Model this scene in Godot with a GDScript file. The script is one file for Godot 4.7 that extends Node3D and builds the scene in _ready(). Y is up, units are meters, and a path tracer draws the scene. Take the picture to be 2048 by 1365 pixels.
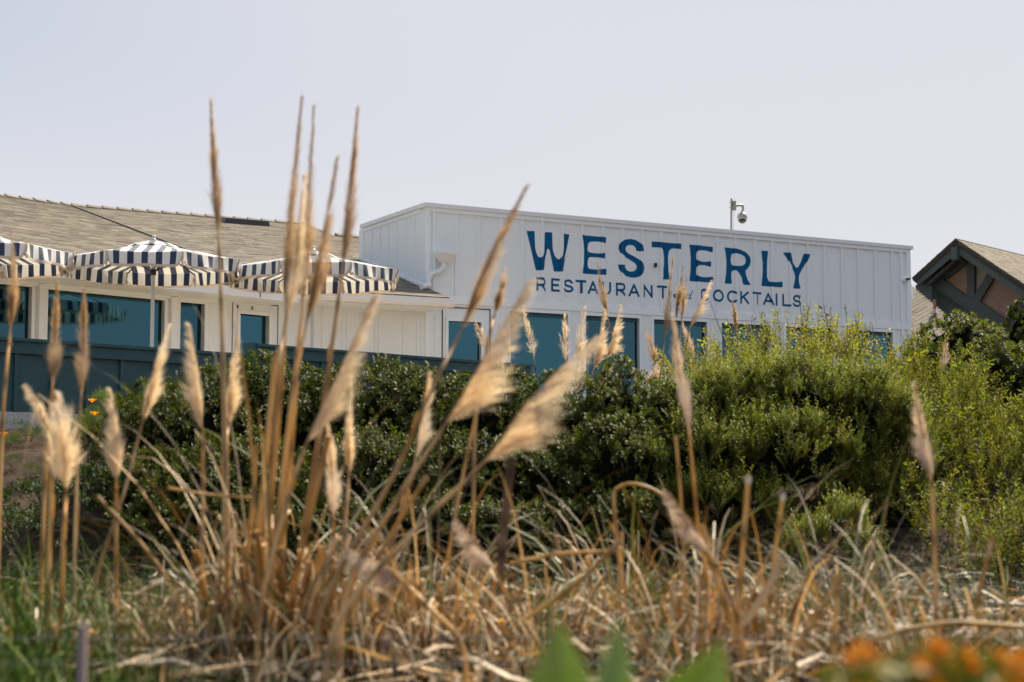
extends Node3D

const FPX := 3260.0                 # focal length in pixels of the 2048 px wide frame
const PITCH := 0.08461              # the lens looks up by 4.85 degrees
const EYE := Vector3(0, 1.5, 0)
var rng := RandomNumberGenerator.new()
var names := {}
var M := {}
var lump := FastNoiseLite.new()


# ------------------------------------------------------------------ helpers
class MB:
	var v := PackedVector3Array()
	var n := PackedVector3Array()
	var c := PackedColorArray()
	var uv := PackedVector2Array()
	var i := PackedInt32Array()
	var col := Color(1, 1, 1)
	var smooth := false
	var has_uv := false
	var tones := []

	func vert(p: Vector3, nn := Vector3.UP, t := Vector2.ZERO) -> int:
		v.append(p)
		n.append(nn)
		c.append(col)
		uv.append(t)
		return v.size() - 1

	func tri(a: Vector3, b: Vector3, d: Vector3) -> void:
		var k := v.size()
		vert(a)
		vert(b)
		vert(d)
		i.append_array(PackedInt32Array([k, k + 1, k + 2]))

	func quad(a: Vector3, b: Vector3, d: Vector3, e: Vector3) -> void:
		var k := v.size()
		vert(a)
		vert(b)
		vert(d)
		vert(e)
		i.append_array(PackedInt32Array([k, k + 1, k + 2, k, k + 2, k + 3]))

	func hexa(p: Array) -> void:   # eight corners: bottom ring then top ring
		quad(p[0], p[1], p[2], p[3])
		quad(p[7], p[6], p[5], p[4])
		for a in 4:
			var b := (a + 1) % 4
			quad(p[a], p[a + 4], p[b + 4], p[b])

	func box(lo: Vector3, hi: Vector3, t := Transform3D.IDENTITY) -> void:
		var p := []
		for y in [lo.y, hi.y]:
			for q in [Vector2(lo.x, lo.z), Vector2(hi.x, lo.z), Vector2(hi.x, hi.z), Vector2(lo.x, hi.z)]:
				p.append(t * Vector3(q.x, y, q.y))
		hexa(p)

	# a box whose long edges are chamfered by e (axis y)
	func board(lo: Vector3, hi: Vector3, e: float) -> void:
		var ring := [Vector2(lo.x + e, lo.z), Vector2(hi.x - e, lo.z), Vector2(hi.x, lo.z + e), Vector2(hi.x, hi.z - e), Vector2(hi.x - e, hi.z), Vector2(lo.x + e, hi.z), Vector2(lo.x, hi.z - e), Vector2(lo.x, lo.z + e)]
		for a in 8:
			var p: Vector2 = ring[a]
			var q: Vector2 = ring[(a + 1) % 8]
			quad(Vector3(p.x, lo.y, p.y), Vector3(p.x, hi.y, p.y), Vector3(q.x, hi.y, q.y), Vector3(q.x, lo.y, q.y))
		for y in [lo.y, hi.y]:
			for a in range(1, 7):
				tri(Vector3(ring[0].x, y, ring[0].y), Vector3(ring[a].x, y, ring[a].y), Vector3(ring[a + 1].x, y, ring[a + 1].y))

	func prism(poly: PackedVector2Array, z0: float, z1: float) -> void:
		var t := Geometry2D.triangulate_polygon(poly)
		for k in range(0, t.size(), 3):
			for z in [z0, z1]:
				tri(Vector3(poly[t[k]].x, poly[t[k]].y, z), Vector3(poly[t[k + 1]].x, poly[t[k + 1]].y, z), Vector3(poly[t[k + 2]].x, poly[t[k + 2]].y, z))
		for k in poly.size():
			var p := poly[k]
			var q := poly[(k + 1) % poly.size()]
			quad(Vector3(p.x, p.y, z0), Vector3(p.x, p.y, z1), Vector3(q.x, q.y, z1), Vector3(q.x, q.y, z0))

	func tube(pts: Array, radii: Array, sides := 6, cap := true) -> void:
		smooth = true
		var last := []
		var ref := Vector3(0.3, 0.1, 1).normalized()
		for k in pts.size():
			var d: Vector3 = (pts[mini(k + 1, pts.size() - 1)] - pts[maxi(k - 1, 0)]).normalized()
			var x := d.cross(ref).normalized()
			var y := x.cross(d).normalized()
			var ring := []
			if tones.size() > k:
				col = tones[k]
			for a in sides + 1:
				var an := TAU * a / sides
				var o := x * cos(an) + y * sin(an)
				ring.append(vert(pts[k] + o * radii[k], o))
			if last.size():
				for a in sides:
					i.append_array(PackedInt32Array([last[a], ring[a + 1], ring[a], last[a], last[a + 1], ring[a + 1]]))
			last = ring
			if cap and (k == 0 or k == pts.size() - 1):
				var nn := -d if k == 0 else d
				var m := vert(pts[k], nn)
				for a in sides:
					var p := vert(v[ring[a]], nn)
					var q := vert(v[ring[a + 1]], nn)
					i.append_array(PackedInt32Array([m, q, p] if k == 0 else [m, p, q]))

	func lathe(prof: Array, sides := 16, t := Transform3D.IDENTITY) -> void:   # prof: Vector2(radius, height)
		for k in prof.size() - 1:
			for a in sides:
				var p := []
				for q in [[k, a], [k + 1, a], [k + 1, a + 1], [k, a + 1]]:
					var an: float = TAU * q[1] / sides
					var w: Vector2 = prof[q[0]]
					p.append(t * Vector3(cos(an) * w.x, w.y, sin(an) * w.x))
				quad(p[0], p[1], p[2], p[3])

	# a thin tapering blade along pts; width in metres at its broadest; side: its sideways direction
	func blade(pts: Array, width: float, side: Vector3, taper := 1.0) -> void:
		var k0 := v.size()
		var m := pts.size() - 1
		for k in pts.size():
			var f := float(k) / m
			var w := width * 0.5 * lerpf(1.0, (1.0 - f) * minf(1.0, 0.55 + f * 2.0), taper)
			vert(pts[k] - side * w)
			vert(pts[k] + side * w)
		for k in m:
			var a := k0 + 2 * k
			i.append_array(PackedInt32Array([a, a + 2, a + 3, a, a + 3, a + 1]))

	func mesh() -> ArrayMesh:
		var arr := []
		arr.resize(Mesh.ARRAY_MAX)
		arr[Mesh.ARRAY_VERTEX] = v
		arr[Mesh.ARRAY_COLOR] = c
		if smooth:
			arr[Mesh.ARRAY_NORMAL] = n
		if has_uv:
			arr[Mesh.ARRAY_TEX_UV] = uv
		arr[Mesh.ARRAY_INDEX] = i
		var m := ArrayMesh.new()
		m.add_surface_from_arrays(Mesh.PRIMITIVE_TRIANGLES, arr)
		return m


func numbered(called: String, parent: Node) -> String:
	var key := "%d/%s" % [parent.get_instance_id(), called]
	var k: int = names.get(key, 0)
	names[key] = k + 1
	return called if k == 0 else "%s_%03d" % [called, k]


func put(called: String, mesh: Mesh, material: Material, parent: Node = self) -> MeshInstance3D:
	var o := MeshInstance3D.new()
	o.name = numbered(called, parent)
	o.mesh = mesh
	o.material_override = material
	o.cast_shadow = GeometryInstance3D.SHADOW_CASTING_SETTING_ON
	parent.add_child(o, true)
	return o


func thing(called: String, label: String, category: String, where := Transform3D.IDENTITY, group := "") -> Node3D:
	var o := Node3D.new()
	o.name = numbered(called, self)
	add_child(o, true)
	o.transform = where
	return tag(o, label, category, group)


func tag(o: Node3D, label: String, category := "", group := "", kind := "") -> Node3D:
	o.set_meta("label", label)
	if category:
		o.set_meta("category", category)
	if group:
		o.set_meta("group", group)
	if kind:
		o.set_meta("kind", kind)
	return o


func sub(called: String, parent: Node, where := Transform3D.IDENTITY) -> Node3D:
	var o := Node3D.new()
	o.name = numbered(called, parent)
	parent.add_child(o, true)
	o.transform = where
	return o


func many(called: String, mesh: Mesh, material: Material, where: Array, tint: PackedColorArray, parent: Node = self) -> MultiMeshInstance3D:
	var mm := MultiMesh.new()
	mm.transform_format = MultiMesh.TRANSFORM_3D
	mm.use_colors = true
	mm.mesh = mesh
	mm.instance_count = where.size()
	for k in where.size():
		mm.set_instance_transform(k, where[k])
		mm.set_instance_color(k, tint[k])
	var o := MultiMeshInstance3D.new()
	o.name = numbered(called, parent)
	o.multimesh = mm
	o.material_override = material
	o.set_meta("kind", "stuff")
	parent.add_child(o, true)
	return o


# the point that lies d metres ahead of the lens, measured level, in the direction of a pixel of the photograph
func at(px: float, py: float, d: float) -> Vector3:
	var u := (px - 1024.0) / FPX
	var w := -(py - 682.5) / FPX
	var r := Vector3(u, w * cos(PITCH) + sin(PITCH), -(cos(PITCH) - w * sin(PITCH)))
	return EYE + r * (d / -r.z)


func ground_y(x: float, z: float) -> float:
	var d := -z
	var prof := [[-400.0, 0.0], [0.0, 0.02], [3.0, 0.15], [6.0, 0.45], [8.5, 0.58], [10.5, 0.60], [12.2, 0.66], [13.1, 0.98], [14.0, 1.38], [15.0, 1.70], [16.6, 2.0], [18.0, 2.06], [60.0, 2.06], [600.0, 2.06]]
	var y := 2.06
	for k in prof.size() - 1:
		if d >= prof[k][0] and d < prof[k + 1][0]:
			y = lerpf(prof[k][1], prof[k + 1][1], (d - prof[k][0]) / (prof[k + 1][0] - prof[k][0]))
	if d > 2.0 and d < 17.5:
		y += 0.05 * lump.get_noise_2d(x * 60.0, z * 60.0)
	return y


func frame(az: float, o: Vector3) -> Transform3D:   # x runs along the wall, z comes out of it
	var a := deg_to_rad(az)
	var x := Vector3(sin(a), 0, -cos(a))
	return Transform3D(Basis(x, Vector3.UP, Vector3(-x.z, 0, x.x)), o)


func rand_dir() -> Vector3:
	var z := rng.randf_range(-1, 1)
	var a := rng.randf() * TAU
	return Vector3(sqrt(1 - z * z) * cos(a), z, sqrt(1 - z * z) * sin(a))


func spline(p: Array, k: int) -> Array:   # k points per span
	var out := []
	for s in p.size() - 1:
		var a: Vector3 = p[maxi(s - 1, 0)]
		var b: Vector3 = p[s]
		var c: Vector3 = p[s + 1]
		var e: Vector3 = p[mini(s + 2, p.size() - 1)]
		for j in k:
			out.append(b.cubic_interpolate(c, a, e, float(j) / k))
	out.append(p[-1])
	return out


func lin(r: float, g: float, b: float) -> Color:   # a linear colour as the sRGB that albedo_color wants
	return Color(r, g, b).linear_to_srgb()


func mat(called: String, color: Color, rough := 0.7, spec := 0.5) -> StandardMaterial3D:
	var m := StandardMaterial3D.new()
	m.resource_name = called
	m.albedo_color = color
	m.roughness = rough
	m.metallic_specular = spec
	m.cull_mode = BaseMaterial3D.CULL_DISABLED
	M[called] = m
	return m


func grain(m: StandardMaterial3D, freq: float, low: float, high: float, scale: float, bump := 0.0, seed_ := 1, octaves := 4) -> void:
	var f := FastNoiseLite.new()
	f.seed = seed_
	f.frequency = freq
	f.fractal_octaves = octaves
	var t := NoiseTexture2D.new()
	t.width = 512
	t.height = 512
	t.seamless = true
	t.noise = f
	var g := Gradient.new()
	g.set_color(0, Color(low, low, low))
	g.set_color(1, Color(high, high, high))
	t.color_ramp = g
	m.albedo_texture = t
	m.uv1_triplanar = true
	m.uv1_world_triplanar = true
	m.uv1_scale = Vector3.ONE * scale
	if bump > 0.0:
		var b := NoiseTexture2D.new()
		b.width = 512
		b.height = 512
		b.seamless = true
		b.noise = f
		b.as_normal_map = true
		b.bump_strength = bump
		m.normal_enabled = true
		m.normal_texture = b


func materials() -> void:
	grain(mat("wall", lin(0.835, 0.878, 0.888), 0.62, 0.4), 0.02, 0.965, 1.0, 1.4, 1.2, 3)
	M.wall.uv1_scale = Vector3(2.6, 0.45, 2.6)
	mat("trim", lin(0.83, 0.872, 0.882), 0.5)
	mat("metal_cap", lin(0.76, 0.78, 0.79), 0.45)
	mat("gutter", lin(0.78, 0.78, 0.77), 0.4)
	mat("paint_blue", lin(0.003, 0.098, 0.235), 0.8, 0.25)
	grain(mat("fence", lin(0.024, 0.088, 0.096), 0.6), 0.015, 0.86, 1.0, 1.2, 1.2, 5)
	for k in 3:
		var f: float = [0.9, 1.0, 1.16][k]
		var gl := mat("glass%d" % k, lin(0.033 * f, 0.100 * f, 0.130 * f), [0.02, 0.035, 0.03][k])
		gl.metallic = 0.92
	var sh := mat("shade", lin(0.03, 0.10, 0.13), 0.7)
	sh.metallic = 0.0
	for k in 6:
		var f: float = [0.74, 0.88, 0.96, 1.0, 1.05, 1.13][k]
		mat("shingle%d" % k, lin(0.205 * f, (0.174 + 0.005 * (k % 3)) * f, 0.147 * f), 0.9, 0.25)
	grain(mat("roof_deck", lin(0.09, 0.075, 0.06), 0.95, 0.2), 0.03, 0.7, 1.0, 1.0)
	var sv := mat("shingles", Color.WHITE, 0.9, 0.25)
	sv.vertex_color_use_as_albedo = true
	mat("roof_valley", lin(0.06, 0.05, 0.04), 0.7)
	mat("dark", lin(0.012, 0.012, 0.012), 0.6)
	mat("black_plastic", lin(0.02, 0.02, 0.022), 0.35)
	grain(mat("beam", lin(0.085, 0.105, 0.096), 0.7), 0.02, 0.8, 1.0, 1.5, 1.0, 8)
	grain(mat("ply", lin(0.37, 0.235, 0.145), 0.55), 0.01, 0.82, 1.0, 1.0, 0.6, 9)
	grain(mat("stucco", lin(0.42, 0.36, 0.29), 0.8), 0.02, 0.85, 1.0, 1.5, 1.0, 10)
	mat("galvanised", lin(0.30, 0.28, 0.26), 0.45).metallic = 0.3
	mat("camera_body", lin(0.34, 0.32, 0.29), 0.4)
	mat("dome", lin(0.02, 0.025, 0.02), 0.08)
	mat("pole", lin(0.62, 0.65, 0.68), 0.35)
	grain(mat("deck", lin(0.56, 0.44, 0.31), 0.7), 0.01, 0.8, 1.0, 1.0)
	grain(mat("ground", lin(0.095, 0.064, 0.045), 0.95, 0.2), 0.012, 0.45, 1.0, 0.9, 3.0, 12, 6)
	grain(mat("concrete", lin(0.55, 0.54, 0.52), 0.8), 0.02, 0.85, 1.0, 1.0)
	mat("post_metal", lin(0.26, 0.20, 0.20), 0.6)
	mat("wire", lin(0.20, 0.20, 0.20), 0.6).metallic = 0.2
	mat("twig", lin(0.075, 0.05, 0.032), 0.85)
	mat("core", lin(0.006, 0.008, 0.004), 1.0, 0.0)  # near-black, the shade inside the bushes put into the colour
	for e in [["leaf", 0.5, Color(0.87, 0.95, 0.37)], ["straw", 0.5, Color(0.7, 0.6, 0.4)], ["hair", 0.55, Color(1.0, 0.93, 0.80)], ["grass", 0.5, Color(0.42, 0.5, 0.2)], ["petal", 0.5, Color(0.9, 0.8, 0.25)], ["agave", 0.4, Color(0.5, 0.62, 0.18)]]:
		var m := mat(e[0], Color.WHITE, e[1], 0.5)
		m.vertex_color_use_as_albedo = true
		m.backlight_enabled = true
		m.backlight = e[2]
	M.hair.metallic_specular = 0.3
	M.leaf.metallic_specular = 0.36
	M.grass.metallic_specular = 0.3
	M.straw.metallic_specular = 0.35
	var st := mat("stem", Color.WHITE, 0.5, 0.4)
	st.vertex_color_use_as_albedo = true
	# awning cloth: flat print of stripes along u
	var im := Image.create(128, 8, false, Image.FORMAT_RGB8)
	for x in 128:
		for y in 8:
			im.set_pixel(x, y, lin(0.008, 0.022, 0.075) if absf(x - 63.5) < 29 else lin(0.82, 0.815, 0.80))
	var cl := mat("stripes", Color.WHITE, 0.42, 0.55)
	cl.rim_enabled = true
	cl.rim = 1.0
	cl.albedo_texture = ImageTexture.create_from_image(im)
	cl.backlight_enabled = true
	cl.backlight = Color(0.70, 0.69, 0.66)
	var fr := mat("fringe", lin(0.60, 0.54, 0.46), 0.8, 0.2)
	fr.backlight_enabled = true
	fr.backlight = Color(0.6, 0.5, 0.4)


# ------------------------------------------------------------------ the scene
func _ready() -> void:
	rng.seed = 4711
	lump.seed = 21
	lump.frequency = 0.02
	light_and_lens()
	materials()
	setting()
	restaurant()
	gable_house()
	fences()
	umbrellas()
	shrubs()
	plumes()
	tussocks()
	foreground()


func light_and_lens() -> void:
	var cam := Camera3D.new()
	cam.name = "camera"
	add_child(cam)
	var lens := CameraAttributesPhysical.new()
	lens.frustum_focal_length = 12.0 * FPX / 682.5
	lens.frustum_near = 0.05
	lens.frustum_far = 2000.0
	lens.frustum_focus_distance = 22.0
	lens.exposure_aperture = 1.9
	cam.attributes = lens
	cam.position = EYE
	cam.rotation = Vector3(PITCH, 0, 0)
	cam.fov = rad_to_deg(2.0 * atan(682.5 / FPX))
	cam.near = 0.05
	cam.far = 2000.0
	var az := deg_to_rad(39.0)
	var el := deg_to_rad(50.0)
	var to_sun := Vector3(sin(az) * cos(el), sin(el), -cos(az) * cos(el))
	# the sky: hazy, paler low down and towards the sun
	var w := 512
	var h := 256
	var im := Image.create(w, h, false, Image.FORMAT_RGBF)
	for y in h:
		var e := (0.5 - (y + 0.5) / h) * PI
		for x in w:
			var th := (x + 0.5) / w * TAU
			var dir := Vector3(sin(th) * cos(e), sin(e), -cos(th) * cos(e))
			var up := maxf(rad_to_deg(e), 0.0)
			var a := 1.0 - exp(-up / 24.0)
			var c := Vector3(0.645, 0.640, 0.675).lerp(Vector3(0.495, 0.517, 0.598), a)
			c = c.lerp(Vector3(0.48, 0.525, 0.60), smoothstep(20.0, 80.0, up))
			var off := rad_to_deg(acos(clampf(dir.dot(to_sun), -1, 1)))
			c = c.lerp(Vector3(0.72, 0.71, 0.72), 0.5 * exp(-off / 24.0))
			var blue := smoothstep(46.0, 68.0, off) * smoothstep(8.0, 18.0, up) * (1.0 - 0.65 * smoothstep(85.0, 135.0, off))
			c *= Vector3(1, 1, 1).lerp(Vector3(0.62, 0.745, 0.87), blue)
			c *= 0.622
			im.set_pixel(x, y, Color(c.x, c.y, c.z))
	var pano := PanoramaSkyMaterial.new()
	pano.panorama = ImageTexture.create_from_image(im)
	var sky := Sky.new()
	sky.sky_material = pano
	var env := Environment.new()
	env.background_mode = Environment.BG_SKY
	env.sky = sky
	env.tonemap_mode = Environment.TONE_MAPPER_LINEAR
	env.tonemap_exposure = 2.0
	env.sdfgi_enabled = true
	env.ssao_enabled = true
	env.ssil_enabled = true
	var we := WorldEnvironment.new()
	we.name = "world_environment"
	we.environment = env
	add_child(we)
	var sun := DirectionalLight3D.new()
	sun.name = "sun"
	sun.light_color = Color(1.0, 0.95, 0.86)
	sun.light_energy = 1.6
	sun.light_angular_distance = 0.5
	sun.shadow_enabled = true
	sun.basis = Basis.looking_at(-to_sun)
	add_child(sun)


func setting() -> void:
	var b := MB.new()
	var xs := []
	var zs := []
	for k in 41:
		xs.append(lerpf(-9.0, 9.0, k / 40.0))
	xs = [-900.0, -200.0, -60.0, -25.0, -14.0] + xs + [14.0, 25.0, 60.0, 200.0, 900.0]
	for k in 61:
		zs.append(lerpf(1.0, -19.0, k / 60.0))
	zs = [900.0, 200.0, 50.0, 10.0] + zs + [-30.0, -60.0, -200.0, -900.0]
	b.smooth = true
	for z in zs:
		for x in xs:
			b.vert(Vector3(x, ground_y(x, z), z))
	var w := xs.size()
	for r in zs.size() - 1:
		for k in w - 1:
			var a := r * w + k
			b.i.append_array(PackedInt32Array([a, a + w, a + w + 1, a, a + w + 1, a + 1]))
	for k in b.v.size():
		var p := b.v[k]
		var e := 0.15
		b.n[k] = Vector3(ground_y(p.x - e, p.z) - ground_y(p.x + e, p.z), 2 * e, ground_y(p.x, p.z - e) - ground_y(p.x, p.z + e)).normalized()
	tag(put("ground", b.mesh(), M.ground), "bare brown soil slope rising from the reeds to the teal fence", "", "", "structure")


const FAC := Vector3(-1.4362, 1.5, -26.93)     # the corner of the projecting white box
const KINK := Vector3(-3.0824, 1.5, -26.0325)  # where the left wing turns towards the viewer
const FLOOR := 0.58                            # heights below are over the lens, as on the frames


func wall(parent: Node, s0: float, s1: float, h0: float, h1: float, open: Array, called := "wall", t := Transform3D.IDENTITY) -> void:
	var b := MB.new()
	var s := s0
	for o in open:
		b.box(Vector3(s, h0, -0.16), Vector3(o[0], h1, 0))
		b.box(Vector3(o[0], o[3], -0.16), Vector3(o[1], h1, 0))
		if o[2] > h0:
			b.box(Vector3(o[0], h0, -0.16), Vector3(o[1], o[2], 0))
		s = o[1]
	b.box(Vector3(s, h0, -0.16), Vector3(s1, h1, 0))
	put(called, b.mesh(), M.wall, parent).transform = t


func window(parent: Node, t: Transform3D, s0: float, s1: float, h0: float, h1: float, called := "window", shade := 0.0) -> Node3D:
	var w := sub(called, parent, t)
	var b := MB.new()
	var f := 0.055
	for q in [[s0 - f, s0, h0 - f, h1 + f], [s1, s1 + f, h0 - f, h1 + f]]:
		b.board(Vector3(q[0], q[2], -0.10), Vector3(q[1], q[3], 0.022), 0.006)
	b.box(Vector3(s0, h1, -0.10), Vector3(s1, h1 + f, 0.019))
	b.box(Vector3(s0, h0 - f, -0.10), Vector3(s1, h0, 0.026))
	put("frame", b.mesh(), M.trim, w)
	var g := MB.new()
	g.box(Vector3(s0, h0, -0.09), Vector3(s1, h1, -0.07))
	put("pane", g.mesh(), M["glass%d" % (int(absf(s0) * 7.0) % 3)], w).rotation.x = 0.004 * sin(s0 * 5.0)
	if shade > 0.0:
		var e := MB.new()
		e.box(Vector3(s0, h1 - shade, -0.069), Vector3(s1, h1 - 0.004, -0.045))
		put("head_strip", e.mesh(), M.shade, w)
	return w


func roof_plane(parent: Node, t: Transform3D, poly: PackedVector2Array, parts: int, step := 0.145) -> void:
	# t: x along the eave, y up the slope, z out of the roof; poly: its outline in x and y
	var holder := sub("roof", parent, t)
	var d := MB.new()
	d.prism(poly, -0.12, 0.0)
	put("roof_deck", d.mesh(), M.roof_deck, holder)
	var unit := []
	for k in 3:
		var b := MB.new()
		var dx := [0.0, 0.004, -0.003][k] as float
		b.hexa([Vector3(0.006, 0, 0.001), Vector3(0.994, dx, 0.001), Vector3(0.994, dx, 0.0095), Vector3(0.006, 0, 0.0095), Vector3(0.006, 1, 0.001), Vector3(0.994, 1, 0.001), Vector3(0.994, 1, 0.003), Vector3(0.006, 1, 0.003)])
		unit.append(b.mesh())
	var rest := MB.new()
	var made := 0
	var top := 0.0
	for p in poly:
		top = maxf(top, p.y)
	for r in int(top / step):
		var y := r * step
		var cut := []
		for k in poly.size():
			var p := poly[k]
			var q := poly[(k + 1) % poly.size()]
			var ym := y + step * 0.5
			if (p.y > ym) != (q.y > ym):
				cut.append(lerpf(p.x, q.x, (ym - p.y) / (q.y - p.y)))
		cut.sort()
		for c in range(0, cut.size() - 1, 2):
			var x: float = cut[c] - rng.randf() * 0.2
			while x < cut[c + 1] - 0.03:
				var w := rng.randf_range(0.2, 0.36)
				var x0 := maxf(x, cut[c])
				var x1 := minf(x + w, cut[c + 1])
				if cut[c + 1] - x1 < 0.06:
					x1 = cut[c + 1]
				var tone := clampi(int(rng.randfn(2.6, 1.4)), 0, 5)
				var lift := rng.randf_range(0.6, 1.25)
				var drop := rng.randf_range(-0.006, 0.006)
				if made < parts and x1 - x0 > 0.1:
					var o := put("shingle", unit[rng.randi() % 3], M["shingle%d" % tone], holder)
					o.transform = Transform3D(Basis(Vector3(x1 - x0, 0, 0), Vector3(0, step * 1.08, 0), Vector3(0, 0, lift)), Vector3(x0, y + drop, 0))
					made += 1
				else:
					var m: StandardMaterial3D = M["shingle%d" % tone]
					rest.col = m.albedo_color.srgb_to_linear()
					var zt := 0.0095 * lift
					var y0 := y + drop
					rest.quad(Vector3(x0 + 0.003, y0, zt), Vector3(x0 + 0.003, y + step, 0.003), Vector3(x1 - 0.003, y + step, 0.003), Vector3(x1 - 0.003, y0, zt))
					rest.quad(Vector3(x0 + 0.003, y0, 0.0), Vector3(x0 + 0.003, y0, zt), Vector3(x1 - 0.003, y0, zt), Vector3(x1 - 0.003, y0, 0.0))
				x += w
	if rest.v.size():
		put("shingle_field", rest.mesh(), M.shingles, holder).set_meta("kind", "stuff")


const LETTERS := {
	"w": [1922, 4268, 2060, 4278, 2082, 4263, 2086, 4053, 2096, 3964, 2113, 3901, 2139, 3852, 2171, 3823, 2212, 3829, 2239, 3859, 2256, 3911, 2275, 3989, 2283, 4269, 2301, 4275, 2411, 4281, 2433, 4263, 2437, 4064, 2447, 3962, 2476, 3887, 2513, 3838, 2550, 3815, 2586, 3827, 2621, 3871, 2641, 3937, 2651, 4027, 2651, 4266, 2669, 4274, 2781, 4269, 2728, 4033, 2660, 3770, 2630, 3604, 2464, 3596, 2432, 3743, 2381, 3958, 2362, 3987, 2344, 3989, 2327, 3967, 2285, 3798, 2244, 3603, 2103, 3597, 2067, 3733, 1995, 4008, 1930, 4239],
	"e": [3027, 4271, 3042, 4275, 3519, 4273, 3535, 4265, 3529, 4163, 3510, 4162, 3389, 4185, 3237, 4177, 3185, 4161, 3159, 4127, 3149, 4036, 3158, 3997, 3191, 3980, 3327, 3972, 3418, 3975, 3494, 3994, 3509, 3982, 3506, 3896, 3486, 3885, 3403, 3903, 3206, 3899, 3168, 3881, 3153, 3828, 3148, 3763, 3160, 3705, 3205, 3686, 3356, 3685, 3523, 3708, 3541, 3696, 3535, 3611, 3515, 3598, 3039, 3594, 3032, 3613, 3058, 3770, 3063, 4004, 3054, 4133],
	"s": [4316, 4072, 4169, 4072, 4157, 4124, 4119, 4161, 4049, 4173, 3987, 4161, 3948, 4129, 3940, 4089, 3958, 4044, 4017, 4009, 4140, 3964, 4249, 3912, 4303, 3849, 4321, 3771, 4302, 3690, 4247, 3621, 4153, 3589, 4045, 3585, 3936, 3609, 3852, 3663, 3799, 3725, 3781, 3803, 3915, 3805, 3930, 3760, 3968, 3710, 4030, 3691, 4107, 3698, 4162, 3735, 4178, 3788, 4155, 3840, 4078, 3881, 3939, 3944, 3831, 4016, 3793, 4086, 3801, 4152, 3856, 4222, 3941, 4263, 4050, 4281, 4158, 4269, 4244, 4229, 4295, 4180, 4313, 4115],
	"t": [4499, 4263, 4515, 4268, 5131, 4267, 5125, 4163, 4994, 4174, 4922, 4163, 4873, 4119, 4853, 4031, 4851, 3897, 4862, 3738, 4889, 3596, 4721, 3594, 4743, 3744, 4765, 3878, 4766, 4012, 4746, 4104, 4707, 4155, 4644, 4169, 4502, 4162],
	"e2": [5320, 4264, 5341, 4268, 5830, 4261, 5846, 4249, 5840, 4164, 5820, 4157, 5689, 4181, 5559, 4179, 5493, 4157, 5474, 4119, 5468, 4031, 5483, 3994, 5540, 3975, 5654, 3969, 5785, 3989, 5805, 3979, 5801, 3890, 5776, 3886, 5653, 3908, 5539, 3903, 5490, 3881, 5470, 3842, 5465, 3761, 5475, 3715, 5537, 3692, 5651, 3685, 5831, 3705, 5851, 3690, 5843, 3608, 5821, 3596, 5333, 3595, 5317, 3611, 5344, 3808, 5349, 4023, 5339, 4144],
	"r": [6107, 4264, 6127, 4269, 6352, 4264, 6486, 4248, 6603, 4208, 6686, 4138, 6705, 4057, 6684, 3973, 6632, 3908, 6581, 3870, 6588, 3802, 6629, 3695, 6692, 3614, 6674, 3599, 6540, 3600, 6518, 3620, 6495, 3728, 6429, 3820, 6346, 3856, 6288, 3850, 6259, 3817, 6253, 3728, 6266, 3617, 6251, 3598, 6118, 3597, 6107, 3610, 6143, 3830, 6149, 4021, 6134, 4156],
	"hole": [6258, 4137, 6301, 4167, 6401, 4177, 6501, 4160, 6568, 4124, 6592, 4063, 6574, 3994, 6515, 3955, 6397, 3939, 6297, 3942, 6256, 3966, 6244, 4041],
	"l": [6951, 4259, 6976, 4265, 7087, 4268, 7113, 4260, 7090, 4109, 7078, 3915, 7079, 3777, 7107, 3709, 7155, 3687, 7292, 3690, 7422, 3707, 7444, 3699, 7442, 3615, 7420, 3599, 6974, 3598, 6945, 3610, 6978, 3826, 6981, 4047],
	"y": [7462, 4259, 7483, 4267, 7622, 4272, 7637, 4257, 7655, 4160, 7705, 4065, 7757, 4006, 7791, 3994, 7827, 4017, 7881, 4105, 7936, 4234, 7949, 4263, 7972, 4273, 8086, 4275, 8104, 4267, 8013, 4113, 7905, 3966, 7841, 3864, 7828, 3793, 7838, 3696, 7866, 3614, 7854, 3597, 7709, 3594, 7694, 3607, 7725, 3704, 7741, 3816, 7728, 3885, 7661, 4007, 7559, 4154],
}
const BATTENS := [0.115, 0.534, 0.95, 1.389, 1.8, 2.198, 2.599, 3.012, 3.429, 3.847, 4.261, 4.669, 5.061, 5.492, 5.906, 6.326, 6.763, 7.166, 7.596, 8.014, 8.414, 8.844, 9.254, 9.67, 10.11]
const BAT_W := 0.064
const BAT_T := 0.026


func polygon(a: Array) -> PackedVector2Array:
	var p := PackedVector2Array()
	for k in range(0, a.size(), 2):
		p.append(Vector2(a[k], a[k + 1]) * 0.001)
	return p


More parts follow.
